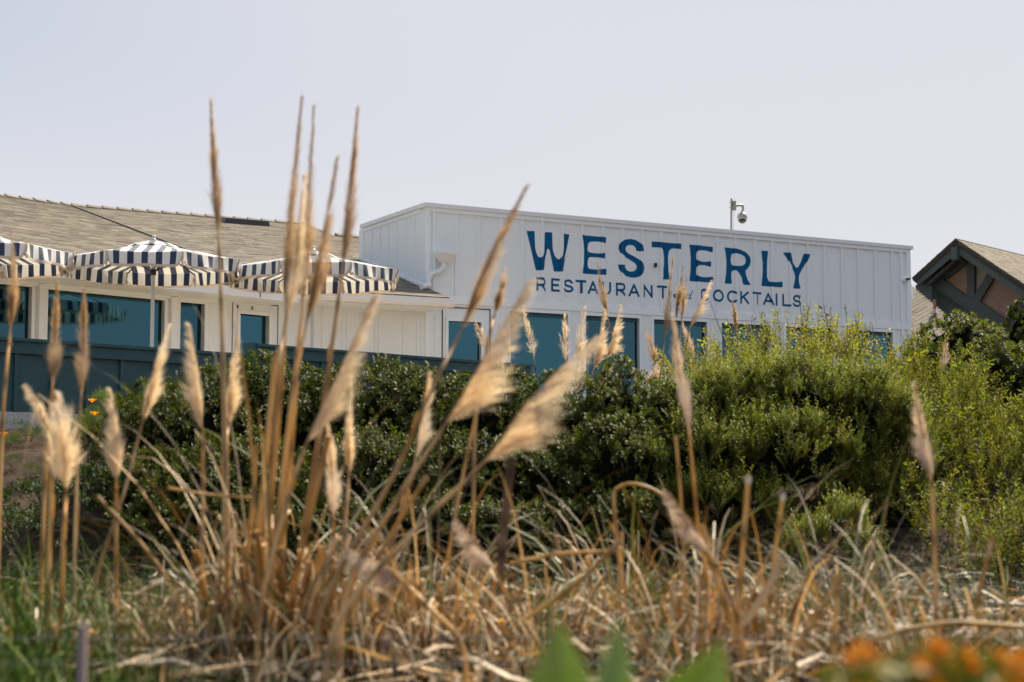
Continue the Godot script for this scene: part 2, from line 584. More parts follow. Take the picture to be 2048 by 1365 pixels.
func paint(called: String, polys: Array, parent: Node) -> void:   # paint that follows the boards and the battens
	var b := MB.new()
	var strips := []
	var x := 0.0
	for c in BATTENS:
		strips.append([x, c, 0.003])
		strips.append([c, c + BAT_W, BAT_T + 0.003])
		x = c + BAT_W
	strips.append([x, 10.6, 0.003])
	var over := -0.0004
	for p in polys:
		over += 0.0004
		var lo := 1e9
		var hi := -1e9
		for q in p:
			lo = minf(lo, q.x)
			hi = maxf(hi, q.x)
		for s in strips:
			if s[1] < lo or s[0] > hi:
				continue
			var r := PackedVector2Array([Vector2(s[0], 2), Vector2(s[1], 2), Vector2(s[1], 5), Vector2(s[0], 5)])
			for piece in Geometry2D.intersect_polygons(p, r):
				var t := Geometry2D.triangulate_polygon(piece)
				for k in range(0, t.size(), 3):
					b.tri(Vector3(piece[t[k]].x, piece[t[k]].y, s[2] + over), Vector3(piece[t[k + 1]].x, piece[t[k + 1]].y, s[2] + over), Vector3(piece[t[k + 2]].x, piece[t[k + 2]].y, s[2] + over))
			if s[2] > 0.01:
				for e in [s[0] - 0.002, s[1] + 0.002]:
					for line in Geometry2D.intersect_polyline_with_polygon(PackedVector2Array([Vector2(e, 2), Vector2(e, 5)]), p):
						b.quad(Vector3(e, line[0].y, 0.003), Vector3(e, line[0].y, s[2]), Vector3(e, line[-1].y, s[2]), Vector3(e, line[-1].y, 0.003))
	put(called, b.mesh(), M.paint_blue, parent)


func arc(cx: float, cy: float, rx: float, ry: float, a0: float, a1: float, k := 12) -> Array:
	var o := []
	for j in k + 1:
		var a := deg_to_rad(lerpf(a0, a1, float(j) / k))
		o.append(Vector2(cx + rx * cos(a), cy + ry * sin(a)))
	return o


func glyph(ch: String) -> Array:   # strokes in a unit box
	match ch:
		"R": return [[Vector2(0, 0), Vector2(0, 1)], [Vector2(0, 1), Vector2(0.5, 1)] + arc(0.55, 0.71, 0.42, 0.29, 90, -90) + [Vector2(0, 0.42)], [Vector2(0.5, 0.42), Vector2(1, 0)]]
		"E": return [[Vector2(1, 1), Vector2(0, 1), Vector2(0, 0), Vector2(1, 0)], [Vector2(0, 0.5), Vector2(0.85, 0.5)]]
		"S": return [arc(0.5, 0.74, 0.42, 0.26, 20, 270) + arc(0.5, 0.24, 0.5, 0.24, 90, -165)]
		"T": return [[Vector2(0, 1), Vector2(1, 1)], [Vector2(0.5, 1), Vector2(0.5, 0)]]
		"A": return [[Vector2(0, 0), Vector2(0.5, 1), Vector2(1, 0)], [Vector2(0.18, 0.3), Vector2(0.82, 0.3)]]
		"U": return [[Vector2(0, 1), Vector2(0, 0.4)] + arc(0.5, 0.4, 0.5, 0.4, 180, 360) + [Vector2(1, 1)]]
		"N": return [[Vector2(0, 0), Vector2(0, 1), Vector2(1, 0), Vector2(1, 1)]]
		"C": return [arc(0.55, 0.5, 0.55, 0.5, 48, 312, 20)]
		"O": return [arc(0.5, 0.5, 0.5, 0.5, 0, 180, 14), arc(0.5, 0.5, 0.5, 0.5, 180, 360, 14)]
		"K": return [[Vector2(0, 0), Vector2(0, 1)], [Vector2(0.95, 1), Vector2(0.02, 0.4)], [Vector2(0.32, 0.6), Vector2(1, 0)]]
		"I": return [[Vector2(0.5, 0), Vector2(0.5, 1)]]
		"L": return [[Vector2(0, 1), Vector2(0, 0), Vector2(1, 0)]]
	return []


func strokes(lines: Array, s0: float, s1: float, h0: float, h1: float, thick: float) -> Array:
	var out := []
	var e := thick * 0.5
	for l in lines:
		var p := PackedVector2Array()
		for q in l:
			p.append(Vector2(lerpf(s0 + e, s1 - e, q.x), lerpf(h0 + e, h1 - e, q.y)))
		for r in Geometry2D.offset_polyline(p, e, Geometry2D.JOIN_MITER, Geometry2D.END_SQUARE):
			if not Geometry2D.is_polygon_clockwise(r):
				out.append(r)
	return out


func restaurant() -> void:
	var R := thing("restaurant_building", "white board and batten restaurant with blue lettering and a brown shingle roof", "building", frame(61.4, FAC))
	var I := Transform3D.IDENTITY
	var LW := R.transform.affine_inverse() * frame(42.9, KINK)
	# ---- the main wall
	var wins := [[1.60, 2.74], [3.10, 4.22], [4.53, 5.69], [6.02, 7.13], [7.50, 8.62], [8.97, 10.12]]
	var open := [[0.42, 1.04, FLOOR + 0.1, 2.64]]
	for w in wins:
		open.append([w[0], w[1], 1.25, 2.86])
	wall(R, 0.0, 10.60, FLOOR, 4.53, open)
	wall(R, -1.84, -0.002, FLOOR, 2.93, [], "wall")
	var d := window(R, I, 0.42, 1.04, FLOOR + 0.1, 2.64, "door")
	var db := MB.new()
	for q in [[0.30, 0.315, FLOOR, 2.86], [1.20, 1.215, FLOOR, 2.86], [0.30, 1.215, 2.86, 2.875]]:
		db.box(Vector3(q[0], q[2], 0.003), Vector3(q[1], q[3], 0.012))
	put("door_gap", db.mesh(), M.dark, d)
	var hd := MB.new()
	hd.tube([Vector3(1.13, 1.55, 0.05), Vector3(1.13, 1.75, 0.05)], [0.012, 0.012], 8)
	put("handle", hd.mesh(), M.galvanised, d)
	for w in wins:
		window(R, I, w[0], w[1], 1.25, 2.86, "window", 0.07)
	for s in BATTENS:
		var b := MB.new()
		b.board(Vector3(s, 3.06, -0.002), Vector3(s + BAT_W, 4.46, BAT_T), 0.003)
		put("batten", b.mesh(), M.wall, R)
	for q in [[-0.012, 0.07, FLOOR, 4.529], [10.50, 10.612, FLOOR, 4.529], [10.34, 10.40, FLOOR, 4.46]]:
		var b := MB.new()
		b.board(Vector3(q[0], q[2], -0.002), Vector3(q[1], q[3], 0.026), 0.005)
		put("corner_board", b.mesh(), M.trim, R)
	for q in [[0.071, 10.499, 2.93, 3.06, 0.023], [0.071, 10.499, 4.461, 4.53, 0.032]]:
		var b := MB.new()
		b.box(Vector3(q[0], q[2], -0.002), Vector3(q[1], q[3], q[4]))
		put("trim_board", b.mesh(), M.trim, R)
	var cap := MB.new()
	cap.box(Vector3(-0.05, 4.531, -0.3), Vector3(10.66, 4.60, 0.055))
	cap.box(Vector3(-0.05, 4.531, -2.68), Vector3(0.22, 4.60, -0.301))
	put("parapet_cap", cap.mesh(), M.metal_cap, R)
	# narrow batten seams below the eave
	for s in [-1.5, -1.42, -0.92, -0.86, -0.42, -0.17, -0.09, 0.16]:
		var b := MB.new()
		b.board(Vector3(s, FLOOR, -0.002), Vector3(s + 0.03, 2.7, 0.016), 0.003)
		put("batten", b.mesh(), M.wall, R)
	# ---- the side of the box, its foot following the roof
	var P := 0.29
	var side := MB.new()
	for q in [[-0.001, -2.66, -0.02]]:
		side.prism(PackedVector2Array([Vector2(0, FLOOR), Vector2(0, 4.53), Vector2(2.66, 4.53), Vector2(2.66, FLOOR)]), -0.02, -0.18)
	var st := Transform3D(Basis(Vector3(0, 0, -1), Vector3.UP, Vector3(1, 0, 0)), Vector3(0, 0, -0.161))
	var st2 := Transform3D(Basis(Vector3(0, 0, -1), Vector3.UP, Vector3(-1, 0, 0)), Vector3(0, 0, -0.161))
	var so := put("side_wall", side.mesh(), M.wall, R)
	so.transform = Transform3D(st2.basis, Vector3(-0.02, 0, -0.161)) if false else Transform3D(st.basis, Vector3(0.18, 0, -0.161))
	for k in 7:
		var b := MB.new()
		var z := 0.25 + k * 0.36
		b.board(Vector3(z, 3.0, -0.002), Vector3(z + 0.045, 4.46, 0.016), 0.003)
		put("batten", b.mesh(), M.wall, R).transform = st2
	for q in [[0.0, 2.51, 4.461, 4.528, 0.02]]:
		var b := MB.new()
		b.box(Vector3(q[0], q[2], -0.002), Vector3(q[1], q[3], q[4]))
		put("trim_board", b.mesh(), M.trim, R).transform = st2
	var flash := MB.new()
	flash.prism(PackedVector2Array([Vector2(0, 3.16), Vector2(0, 3.26), Vector2(2.62, 3.26 + P * 2.62), Vector2(2.62, 3.16 + P * 2.62)]), -0.001, 0.022)
	put("flashing", flash.mesh(), M.wall, R).transform = st2
	# the body of the building behind the parapet, and its flat roof
	var body := MB.new()
	body.box(Vector3(0.2, FLOOR, -2.79), Vector3(10.58, 4.3, -0.17))
	put("wall", body.mesh(), M.wall, R)
	# ---- roofs: the plane over the main wall and the plane over the left wing meet in a valley
	var th := atan(P)
	var he := 2.93
	var hl := 2.835
	var eave := 0.8
	var slope := func(t: Transform3D, h: float) -> Transform3D:
		return t * Transform3D(Basis(Vector3.RIGHT, Vector3(0, sin(th), -cos(th)), Vector3(0, cos(th), sin(th))), Vector3(0, h, eave))
	var RT: Transform3D = slope.call(I, he)
	var LT: Transform3D = slope.call(LW, hl)
	# the valley in the main plane's own x and y: where the left plane's normal distance is nil
	var inv := LT.affine_inverse()
	var on_left := func(x: float, y: float) -> float: return (inv * (RT * Vector3(x, y, 0))).z
	var valley_x := func(y: float) -> float:
		var f0: float = on_left.call(0.0, y)
		var f1: float = on_left.call(1.0, y)
		return -f0 / (f1 - f0)
	var ridge := (5.32 - he) / sin(th)
	var low_ridge := (4.90 - he) / sin(th)
	var zy := func(z: float) -> float: return (eave - z) / cos(th)
	var v0: float = valley_x.call(0.0)
	var v1: float = valley_x.call(ridge)
	var main := PackedVector2Array([Vector2(v0, 0), Vector2(0.045, 0), Vector2(0.045, zy.call(0.03)), Vector2(-0.025, zy.call(0.0)), Vector2(-0.025, zy.call(-2.83)), Vector2(3.2, zy.call(-2.84)), Vector2(3.2, low_ridge), Vector2(0.82, low_ridge), Vector2(0.82, ridge), Vector2(v1, ridge)])
	roof_plane(R, RT, main, 300)
	var q0 := inv * (RT * Vector3(v0, 0, 0))
	var q1 := inv * (RT * Vector3(v1, ridge, 0))
	roof_plane(R, LT, PackedVector2Array([Vector2(-7.5, 0), Vector2(q0.x, q0.y), Vector2(q1.x, q1.y), Vector2(-9.5, q1.y)]), 0)
	# ridge caps
	for pair in [[RT, v1, 0.82, ridge], [LT, -9.0, q1.x, q1.y], [RT, 0.84, 3.2, low_ridge]]:
		var x: float = pair[1]
		while x < pair[2] - 0.1:
			var b := MB.new()
			var w := minf(0.3, pair[2] - x)
			b.hexa([Vector3(0, -0.13, -0.01), Vector3(w, -0.13, -0.01), Vector3(w, 0.1, -0.06), Vector3(0, 0.1, -0.06), Vector3(0, -0.13, 0.032), Vector3(w * 1.05, -0.13, 0.016), Vector3(w * 1.05, 0.02, 0.03), Vector3(0, 0.02, 0.058)])
			put("ridge_cap", b.mesh(), M["shingle%d" % (1 + rng.randi() % 3)], R).transform = pair[0] * Transform3D(Basis.IDENTITY, Vector3(x, pair[3], 0))
			x += 0.3
	var vent := MB.new()
	vent.hexa([Vector3(0, 0, 0), Vector3(0.95, 0, 0), Vector3(0.95, 0.42, 0), Vector3(0, 0.42, 0), Vector3(0.03, 0.03, 0.10), Vector3(0.92, 0.03, 0.10), Vector3(0.92, 0.40, 0.07), Vector3(0.03, 0.40, 0.07)])
	put("roof_vent", vent.mesh(), M.black_plastic, R).transform = RT * Transform3D(Basis.IDENTITY, Vector3(-1.28, zy.call(-6.6), 0.01))
	# the open valley, a dark metal strip a little proud of the shingles
	var va := RT * Vector3(v0, 0, 0.012)
	var vb := RT * Vector3(v1, ridge, 0.012)
	var vs := (vb - va).cross(Vector3.UP).normalized() * 0.035
	var vm := MB.new()
	vm.hexa([va - vs, va + vs, vb + vs, vb - vs, va - vs + Vector3.UP * 0.02, va + vs + Vector3.UP * 0.02, vb + vs + Vector3.UP * 0.02, vb - vs + Vector3.UP * 0.02])
	put("roof_valley", vm.mesh(), M.roof_valley, R)
	# ---- eaves
	var g := MB.new()
	g.prism(PackedVector2Array([Vector2(0, 0), Vector2(0.09, 0), Vector2(0.125, 0.045), Vector2(0.125, 0.135), Vector2(0, 0.135)]), 0.0, -v0 + 0.10)
	var go := put("gutter", g.mesh(), M.gutter, R)
	go.transform = Transform3D(Basis(Vector3(0, 0, 1), Vector3.UP, Vector3(-1, 0, 0)), Vector3(0.10, he - 0.16, eave - 0.02))
	var sf := MB.new()
	sf.box(Vector3(v0 - 0.2, he - 0.17, 0.001), Vector3(0.04, he - 0.14, eave - 0.03))
	put("soffit", sf.mesh(), M.trim, R)
	var ls := MB.new()
	ls.box(Vector3(-7.0, 2.69, 0.001), Vector3(q0.x + 0.02, 2.712, eave - 0.03))
	put("soffit", ls.mesh(), M.trim, R).transform = LW
	var lf := MB.new()
	lf.box(Vector3(-7.0, 2.685, eave - 0.028), Vector3(-1.86, 2.825, eave + 0.01))
	put("fascia", lf.mesh(), M.gutter, R).transform = LW
	var lf2 := MB.new()
	lf2.box(Vector3(-1.858, 2.72, eave - 0.07), Vector3(q0.x + 0.03, 2.80, eave - 0.03))
	put("fascia", lf2.mesh(), M.gutter, R).transform = LW
	var ex := MB.new()
	ex.board(Vector3(-1.862, 2.70, eave - 0.02), Vector3(-1.846, 2.83, eave + 0.02), 0.004)
	put("gutter_end", ex.mesh(), M.black_plastic, R).transform = LW
	# ---- the left wing's wall
	var lo := []
	for w in [[-6.9, -5.17, 2.63], [-4.92, -2.99, 2.62], [-2.71, -2.27, 2.62], [-1.60, -1.04, 2.53]]:
		lo.append([w[0], w[1], 1.05, w[2]])
	wall(R, -7.6, 0.04, FLOOR, 2.99, lo, "wall", LW)
	for k in 3:
		window(R, LW, lo[k][0], lo[k][1], 1.05, lo[k][3])
	var d2 := window(R, LW, -1.60, -1.04, 1.05, 2.53, "door")
	var gap := MB.new()
	for q in [[-1.75, -1.742, FLOOR, 2.70], [-0.87, -0.862, FLOOR, 2.70], [-1.75, -0.862, 2.70, 2.712]]:
		gap.box(Vector3(q[0], q[2], 0.003), Vector3(q[1], q[3], 0.010))
	put("door_gap", gap.mesh(), M.dark, d2)
	for q in [[-5.085, -5.0], [-2.905, -2.79]]:
		var b := MB.new()
		b.board(Vector3(q[0], FLOOR, -0.002), Vector3(q[1], 2.675, 0.07), 0.006)
		put("post_trim", b.mesh(), M.trim, R).transform = LW
	var hb := MB.new()
	hb.box(Vector3(-7.0, 2.69, -0.002), Vector3(-1.9, 2.675 - 0.02, 0.045))
	put("trim_board", hb.mesh(), M.trim, R).transform = LW
	for q in [[-1.66, 2.66], [-1.38, 2.66]]:
		var b := MB.new()
		b.box(Vector3(q[0], q[1] - 0.05, 0.003), Vector3(q[0] + 0.012, q[1], 0.02))
		put("bracket", b.mesh(), M.dark, R).transform = LW
	# ---- lettering, painted over boards and battens
	var sign := sub("painted_sign", R)
	for k in ["w", "e", "s", "t", "e2", "r", "l", "y"]:
		var p := polygon(LETTERS[k])
		var parts := [p]
		if k == "r":   # the bowl's hole: cut the letter in two across it, so that no piece has a hole
			var hole := polygon(LETTERS.hole)
			parts = []
			for half in [[6.0, 6.4], [6.4, 6.8]]:
				for q in Geometry2D.intersect_polygons(p, PackedVector2Array([Vector2(half[0], 3), Vector2(half[1], 3), Vector2(half[1], 5), Vector2(half[0], 5)])):
					parts.append_array(Geometry2D.clip_polygons(q, hole))
		paint("letter", parts, sign)
	var word := [["R", 2112, 2299], ["E", 2408, 2580], ["S", 2651, 2859], ["T", 2905, 3120], ["A", 3150, 3367], ["U", 3425, 3635], ["R", 3734, 3925], ["A", 4000, 4232], ["N", 4303, 4513], ["T", 4605, 4825],
		["C", 5545, 5743], ["O", 5834, 6080], ["C", 6152, 6379], ["K", 6454, 6656], ["T", 6740, 6940], ["A", 6980, 7219], ["I", 7276, 7314], ["L", 7431, 7621], ["S", 7673, 7874]]
	for w in word:
		paint("letter", strokes(glyph(w[0]), w[1] * 0.001, w[2] * 0.001, 3.245, 3.477, 0.040), sign)
	var and_lines := [
		arc(0.13, 0.26, 0.12, 0.24, 40, 330) + [Vector2(0.27, 0.55), Vector2(0.22, 0.1), Vector2(0.30, 0.0), Vector2(0.38, 0.2)],
		[Vector2(0.38, 0.2), Vector2(0.45, 0.52), Vector2(0.40, 0.02), Vector2(0.50, 0.42), Vector2(0.57, 0.5), Vector2(0.55, 0.1), Vector2(0.61, 0.0), Vector2(0.68, 0.15)],
		arc(0.74, 0.26, 0.1, 0.24, 40, 330) + [Vector2(0.98, 1.0), Vector2(0.82, 0.2), Vector2(0.84, 0.02), Vector2(0.92, 0.08)]]
	for l in and_lines:
		paint("letter", strokes([l], 4.95, 5.40, 3.26, 3.43, 0.014), sign)
	# ---- rain head and downpipe by the corner
	var pipe := sub("downspout", R)
	var hopper := MB.new()
	hopper.hexa([Vector3(0.22, 3.60, 0.03), Vector3(0.35, 3.60, 0.03), Vector3(0.35, 3.60, 0.15), Vector3(0.22, 3.60, 0.15), Vector3(0.145, 3.735, 0.021), Vector3(0.455, 3.735, 0.021), Vector3(0.455, 3.735, 0.23), Vector3(0.145, 3.735, 0.23)])
	hopper.box(Vector3(0.13, 3.735, 0.021), Vector3(0.47, 3.785, 0.245))
	put("rain_head", hopper.mesh(), M.gutter, pipe)
	var tube := MB.new()
	var path := spline([Vector3(0.285, 3.62, 0.09), Vector3(0.275, 3.52, 0.09), Vector3(0.20, 3.45, 0.09), Vector3(0.07, 3.40, 0.09), Vector3(0.012, 3.32, 0.09), Vector3(0.0, 3.22, 0.10)], 4)
	var rad := []
	for p in path:
		rad.append(0.047)
	tube.tube(path, rad, 10)
	put("pipe", tube.mesh(), M.gutter, pipe)
	var shoe := MB.new()
	shoe.tube([Vector3(0.02, 3.215, 0.10), Vector3(-0.05, 3.185, 0.13), Vector3(-0.16, 3.165, 0.17)], [0.05, 0.05, 0.052], 10)
	put("pipe_shoe", shoe.mesh(), M.gutter, pipe)
	# ---- small fittings on the wall, each a thing of its own
	var G := R.transform
	var sock := thing("wall_socket", "tiny black box on the white wall between the big letters S and T", "electrical box", G)
	var sb := MB.new()
	sb.box(Vector3(4.545, 3.80, 0.002), Vector3(4.585, 3.875, 0.05))
	put("housing", sb.mesh(), M.black_plastic, sock)
	var l2 := MB.new()
	l2.box(Vector3(4.552, 3.83, 0.0505), Vector3(4.578, 3.86, 0.06))
	put("cover", l2.mesh(), M.dark, sock)
	var sc := thing("wall_camera", "small white security camera high by the right corner of the white wall", "security camera", G)
	var wb := MB.new()
	wb.lathe([Vector2(0, 0), Vector2(0.06, 0), Vector2(0.06, 0.03), Vector2(0.045, 0.08), Vector2(0, 0.1)], 14, Transform3D(Basis(Vector3.RIGHT, Vector3(0, 0, 1), Vector3(0, -1, 0)), Vector3(10.43, 3.92, 0.02)))
	put("mount", wb.mesh(), M.trim, sc)
	var we2 := MB.new()
	we2.box(Vector3(10.40, 3.90, 0.10), Vector3(10.47, 3.94, 0.16))
	put("lens", we2.mesh(), M.black_plastic, sc)
	var ub := thing("utility_box", "small pale utility box on the right end of the white wall", "utility box", G)
	var ubm := MB.new()
	ubm.board(Vector3(10.62, 3.55, -0.22), Vector3(10.75, 3.80, -0.06), 0.012)
	put("housing", ubm.mesh(), M.trim, ub)
	var lampt := thing("wall_lamp", "round wall light under the eave beside the right umbrella", "wall lamp", G)
	var lm := MB.new()
	lm.lathe([Vector2(0, 0), Vector2(0.075, 0), Vector2(0.075, 0.02), Vector2(0.05, 0.05), Vector2(0, 0.06)], 16, Transform3D(Basis(Vector3.RIGHT, Vector3(0, 0, 1), Vector3(0, -1, 0)), Vector3(-1.13, 2.60, 0.0)))
	put("base", lm.mesh(), M.trim, lampt)
	var lg := MB.new()
	lg.lathe([Vector2(0.03, 0.055), Vector2(0.045, 0.075), Vector2(0.03, 0.11), Vector2(0, 0.12)], 12, Transform3D(Basis(Vector3.RIGHT, Vector3(0, 0, 1), Vector3(0, -1, 0)), Vector3(-1.13, 2.60, 0.0)))
	put("globe", lg.mesh(), M.metal_cap, lampt)
	# ---- the dome camera on its pole above the parapet
	var cc := thing("dome_camera", "grey dome security camera hanging from a pole above the white parapet", "security camera", Transform3D(G.basis.scaled_local(Vector3.ONE * 0.86), G * Vector3(6.425, 4.57, -0.22)))
	var pb := MB.new()
	pb.tube([Vector3(0, 0, 0), Vector3(0.02, 0.78, 0)], [0.022, 0.022], 10)
	put("pole", pb.mesh(), M.galvanised, cc)
	var bk := MB.new()
	bk.board(Vector3(0.045, 0.52, -0.05), Vector3(0.115, 0.73, 0.05), 0.01)
	bk.box(Vector3(-0.02, 0.68, -0.03), Vector3(0.05, 0.70, 0.03))
	bk.box(Vector3(-0.02, 0.575, -0.03), Vector3(0.05, 0.595, 0.03))
	put("bracket", bk.mesh(), M.camera_body, cc)
	var arm := MB.new()
	arm.tube(spline([Vector3(0.10, 0.62, 0), Vector3(0.24, 0.655, 0), Vector3(0.315, 0.64, 0), Vector3(0.325, 0.56, 0), Vector3(0.29, 0.50, 0)], 4), [0.032, 0.032, 0.032, 0.032, 0.032, 0.032, 0.032, 0.032, 0.03, 0.028, 0.027, 0.027, 0.026, 0.025, 0.022, 0.02, 0.02], 10)
	put("arm", arm.mesh(), M.camera_body, cc)
	var dt := Transform3D(Basis.IDENTITY, Vector3(0.305, 0.33, 0))
	var hood := MB.new()
	hood.lathe([Vector2(0.02, 0.185), Vector2(0.05, 0.17), Vector2(0.09, 0.13), Vector2(0.112, 0.08), Vector2(0.118, 0.04), Vector2(0.118, 0.02), Vector2(0.095, 0.015)], 20, dt)
	put("hood", hood.mesh(), M.camera_body, cc)
	var dome := MB.new()
	dome.lathe([Vector2(0.094, 0.018), Vector2(0.09, -0.02), Vector2(0.07, -0.055), Vector2(0.04, -0.078), Vector2(0.0, -0.086)], 20, dt)
	put("dome", dome.mesh(), M.dome, cc)
	var cb := MB.new()
	cb.tube(spline([Vector3(0.08, 0.53, 0), Vector3(0.08, 0.42, 0), Vector3(0.065, 0.2, 0), Vector3(0.04, 0, 0)], 4), [0.006, 0.006, 0.006, 0.006, 0.006, 0.006, 0.006, 0.006, 0.006, 0.006, 0.006, 0.006, 0.006], 6)
	put("cable", cb.mesh(), M.pole, cc)


func gable_house() -> void:
	var t := frame(131.0, Vector3(10.513, 1.5, -38.0))
	var H := thing("gable_house", "dark green timbered gable with tan panels and a shingle roof beyond the white wall", "building", t)
	var V := func(a: Array) -> PackedVector2Array:
		var p := PackedVector2Array()
		for k in range(0, a.size(), 2):
			p.append(Vector2(a[k], a[k + 1]))
		return p
	var add := func(called: String, a: Array, z0: float, z1: float, m: Material) -> void:
		var b := MB.new()
		b.prism(V.call(a), z0, z1)
		put(called, b.mesh(), m, H)
	add.call("fascia", [-0.06, 5.60, -1.20, 4.75, -1.05, 4.62, -0.06, 5.30], -0.07, 0.0, M.beam)
	add.call("fascia", [-0.058, 5.60, -0.058, 5.30, 1.55, 4.12, 2.6, 3.35, 2.6, 3.65, 1.56, 4.41], -0.07, 0.002, M.beam)
	add.call("drip_edge", [-0.06, 5.585, 2.6, 3.635, 2.6, 3.675, -0.06, 5.625], -0.05, 0.03, M.gutter)
	add.call("ridge_beam", [-0.13, 5.43, 0.01, 5.43, 0.01, 5.13, -0.13, 5.13], -3.0, 0.15, M.beam)
	add.call("post", [-0.08, 5.15, 0.11, 5.14, 0.10, 4.23, -0.09, 4.32], -0.66, -0.56, M.beam)
	add.call("rafter", [-0.18, 5.25, -0.10, 5.12, -0.60, 4.80, -0.75, 4.82], -0.66, -0.565, M.beam)
	add.call("rafter", [-0.90, 4.72, -0.12, 5.26, -0.12, 5.18, -0.90, 4.62], -0.35, -0.18, M.beam)
	add.call("beam", [-1.0, 4.92, -0.73, 4.82, -0.09, 4.32, 0.22, 4.19, 0.95, 3.64, 2.6, 2.50, 2.6, 2.10, 0.80, 3.43, -0.07, 3.98, -1.0, 4.65], -0.68, -0.57, M.beam)
	add.call("brace", [0.43, 4.84, 0.60, 4.73, 0.22, 4.19, 0.04, 4.26], -0.65, -0.562, M.beam)
	add.call("brace", [1.26, 4.19, 1.45, 4.08, 1.10, 3.54, 0.91, 3.61], -0.65, -0.562, M.beam)
	add.call("panel", [-0.70, 4.80, -0.23, 5.12, -0.10, 5.13, -0.10, 4.30], -0.72, -0.69, M.ply)
	add.call("panel", [0.05, 5.15, 0.45, 4.85, 0.05, 4.25], -0.72, -0.69, M.stucco)
	add.call("panel", [0.45, 4.80, 1.30, 4.20, 0.95, 3.58, 0.15, 4.20], -0.72, -0.69, M.ply)
	add.call("wall", [-1.75, 4.1, -1.32, 4.55, -1.12, 4.66, -0.10, 5.20, 2.6, 3.4, 2.6, 0.5, -1.75, 0.5], -1.0, -0.74, M.beam)
	add.call("eave_shade_panel", [-1.285, 4.66, -1.04, 4.80, -0.86, 4.93, -0.86, 2.9, -1.285, 2.9], -0.34, -0.30, M.beam)  # added dark sheet, stands in for the shadow below the left eave
	# the two roof slopes run back along the ridge, with their shingles
	var right := Vector2(1.62, -1.19).normalized()
	var L := 9.0
	var rt := Transform3D(Basis(Vector3(0, 0, -1), -Vector3(right.x, right.y, 0), Vector3(right.y, -right.x, 0) * -1.0), Vector3(2.72, 3.60, 0.03))
	var n := Vector3(-right.y, right.x, 0)
	rt.basis = Basis(Vector3(0, 0, -1), Vector3(-right.x, -right.y, 0), n)
	roof_plane(H, rt, PackedVector2Array([Vector2(0, 0), Vector2(L, 0), Vector2(L, 3.45), Vector2(0, 3.45)]), 300, 0.13)
	var left := Vector2(-1.14, -0.85).normalized()
	var lt := Transform3D(Basis(Vector3(0, 0, 1), Vector3(-left.x, -left.y, 0), Vector3(left.y, -left.x, 0)), Vector3(-1.21, 4.80, -L + 0.03))
	roof_plane(H, lt, PackedVector2Array([Vector2(0, 0), Vector2(L, 0), Vector2(L, 1.43), Vector2(0, 1.43)]), 0, 0.16)
	# the low roof in front, to the left of the gable
	var a := at(1790, 548, 36.6)
	var b := at(1915, 650, 34.2)
	var c := at(1790, 730, 33.0)
	var x := (b - a).normalized()
	var up := (a - c).normalized()
	var nn := x.cross(up).normalized()
	up = nn.cross(x).normalized()
	var low := thing("low_roof", "lower brown shingle roof between the white wall and the green gable", "roof", Transform3D(Basis((b - c).normalized(), up, nn).orthonormalized(), c))
	var xx := (b - c).normalized()
	var ny := xx.cross((a - c).normalized()).normalized()
	low.transform = Transform3D(Basis(xx, ny.cross(xx).normalized(), ny), c)
	var inv := low.transform.affine_inverse()
	var la := inv * a
	var lb := inv * b
	roof_plane(low, Transform3D.IDENTITY, PackedVector2Array([Vector2(-2, 0), Vector2(lb.x + 0.15, 0), Vector2(lb.x + 0.1, 0.15), Vector2(la.x + 0.05, la.y), Vector2(-2, la.y)]), 240, 0.11)
	var vp := thing("roof_pipe", "short reddish vent pipe standing on the low shingle roof under the gable", "vent pipe", Transform3D(Basis.IDENTITY, at(1870, 622, 34.6)))
	var pm := MB.new()
	pm.col = Color(0.2, 0.08, 0.06)
	pm.tube([Vector3(0, -0.1, 0), Vector3(0, 0.24, 0)], [0.035, 0.035], 8)
	put("pipe", pm.mesh(), M.stem, vp)
	var fl := MB.new()
	fl.lathe([Vector2(0.09, -0.06), Vector2(0.05, 0.0), Vector2(0.036, 0.03)], 10)
	put("flashing", fl.mesh(), M.galvanised, vp)


func fence_run(label: String, d0: float, s0: float, s1: float, h0: float, h1: float, called: String) -> Node3D:
	var base := at(300, 703, d0)
	var F := thing(called, label, "fence", frame(42.9, Vector3(base.x, EYE.y, base.z)))
	var b := MB.new()
	b.box(Vector3(s0, h0, -0.05), Vector3(s1, h1 - 0.16, 0.0))
	put("board_wall", b.mesh(), M.fence, F)
	var s := s0 + 0.16
	while s < s1 - 0.08:
		var q := MB.new()
		q.board(Vector3(s, h0 + 0.002, -0.002), Vector3(s + 0.05, h1 - 0.162, 0.028), 0.003)
		put("batten", q.mesh(), M.fence, F)
		s += 0.43
	var r := MB.new()
	r.box(Vector3(s0, h1 - 0.16, -0.055), Vector3(s1, h1 - 0.035, 0.045))
	put("top_rail", r.mesh(), M.fence, F)
	var c := MB.new()
	c.box(Vector3(s0 - 0.01, h1 - 0.034, -0.09), Vector3(s1 + 0.01, h1, 0.075))
	put("cap", c.mesh(), M.fence, F)
	return F


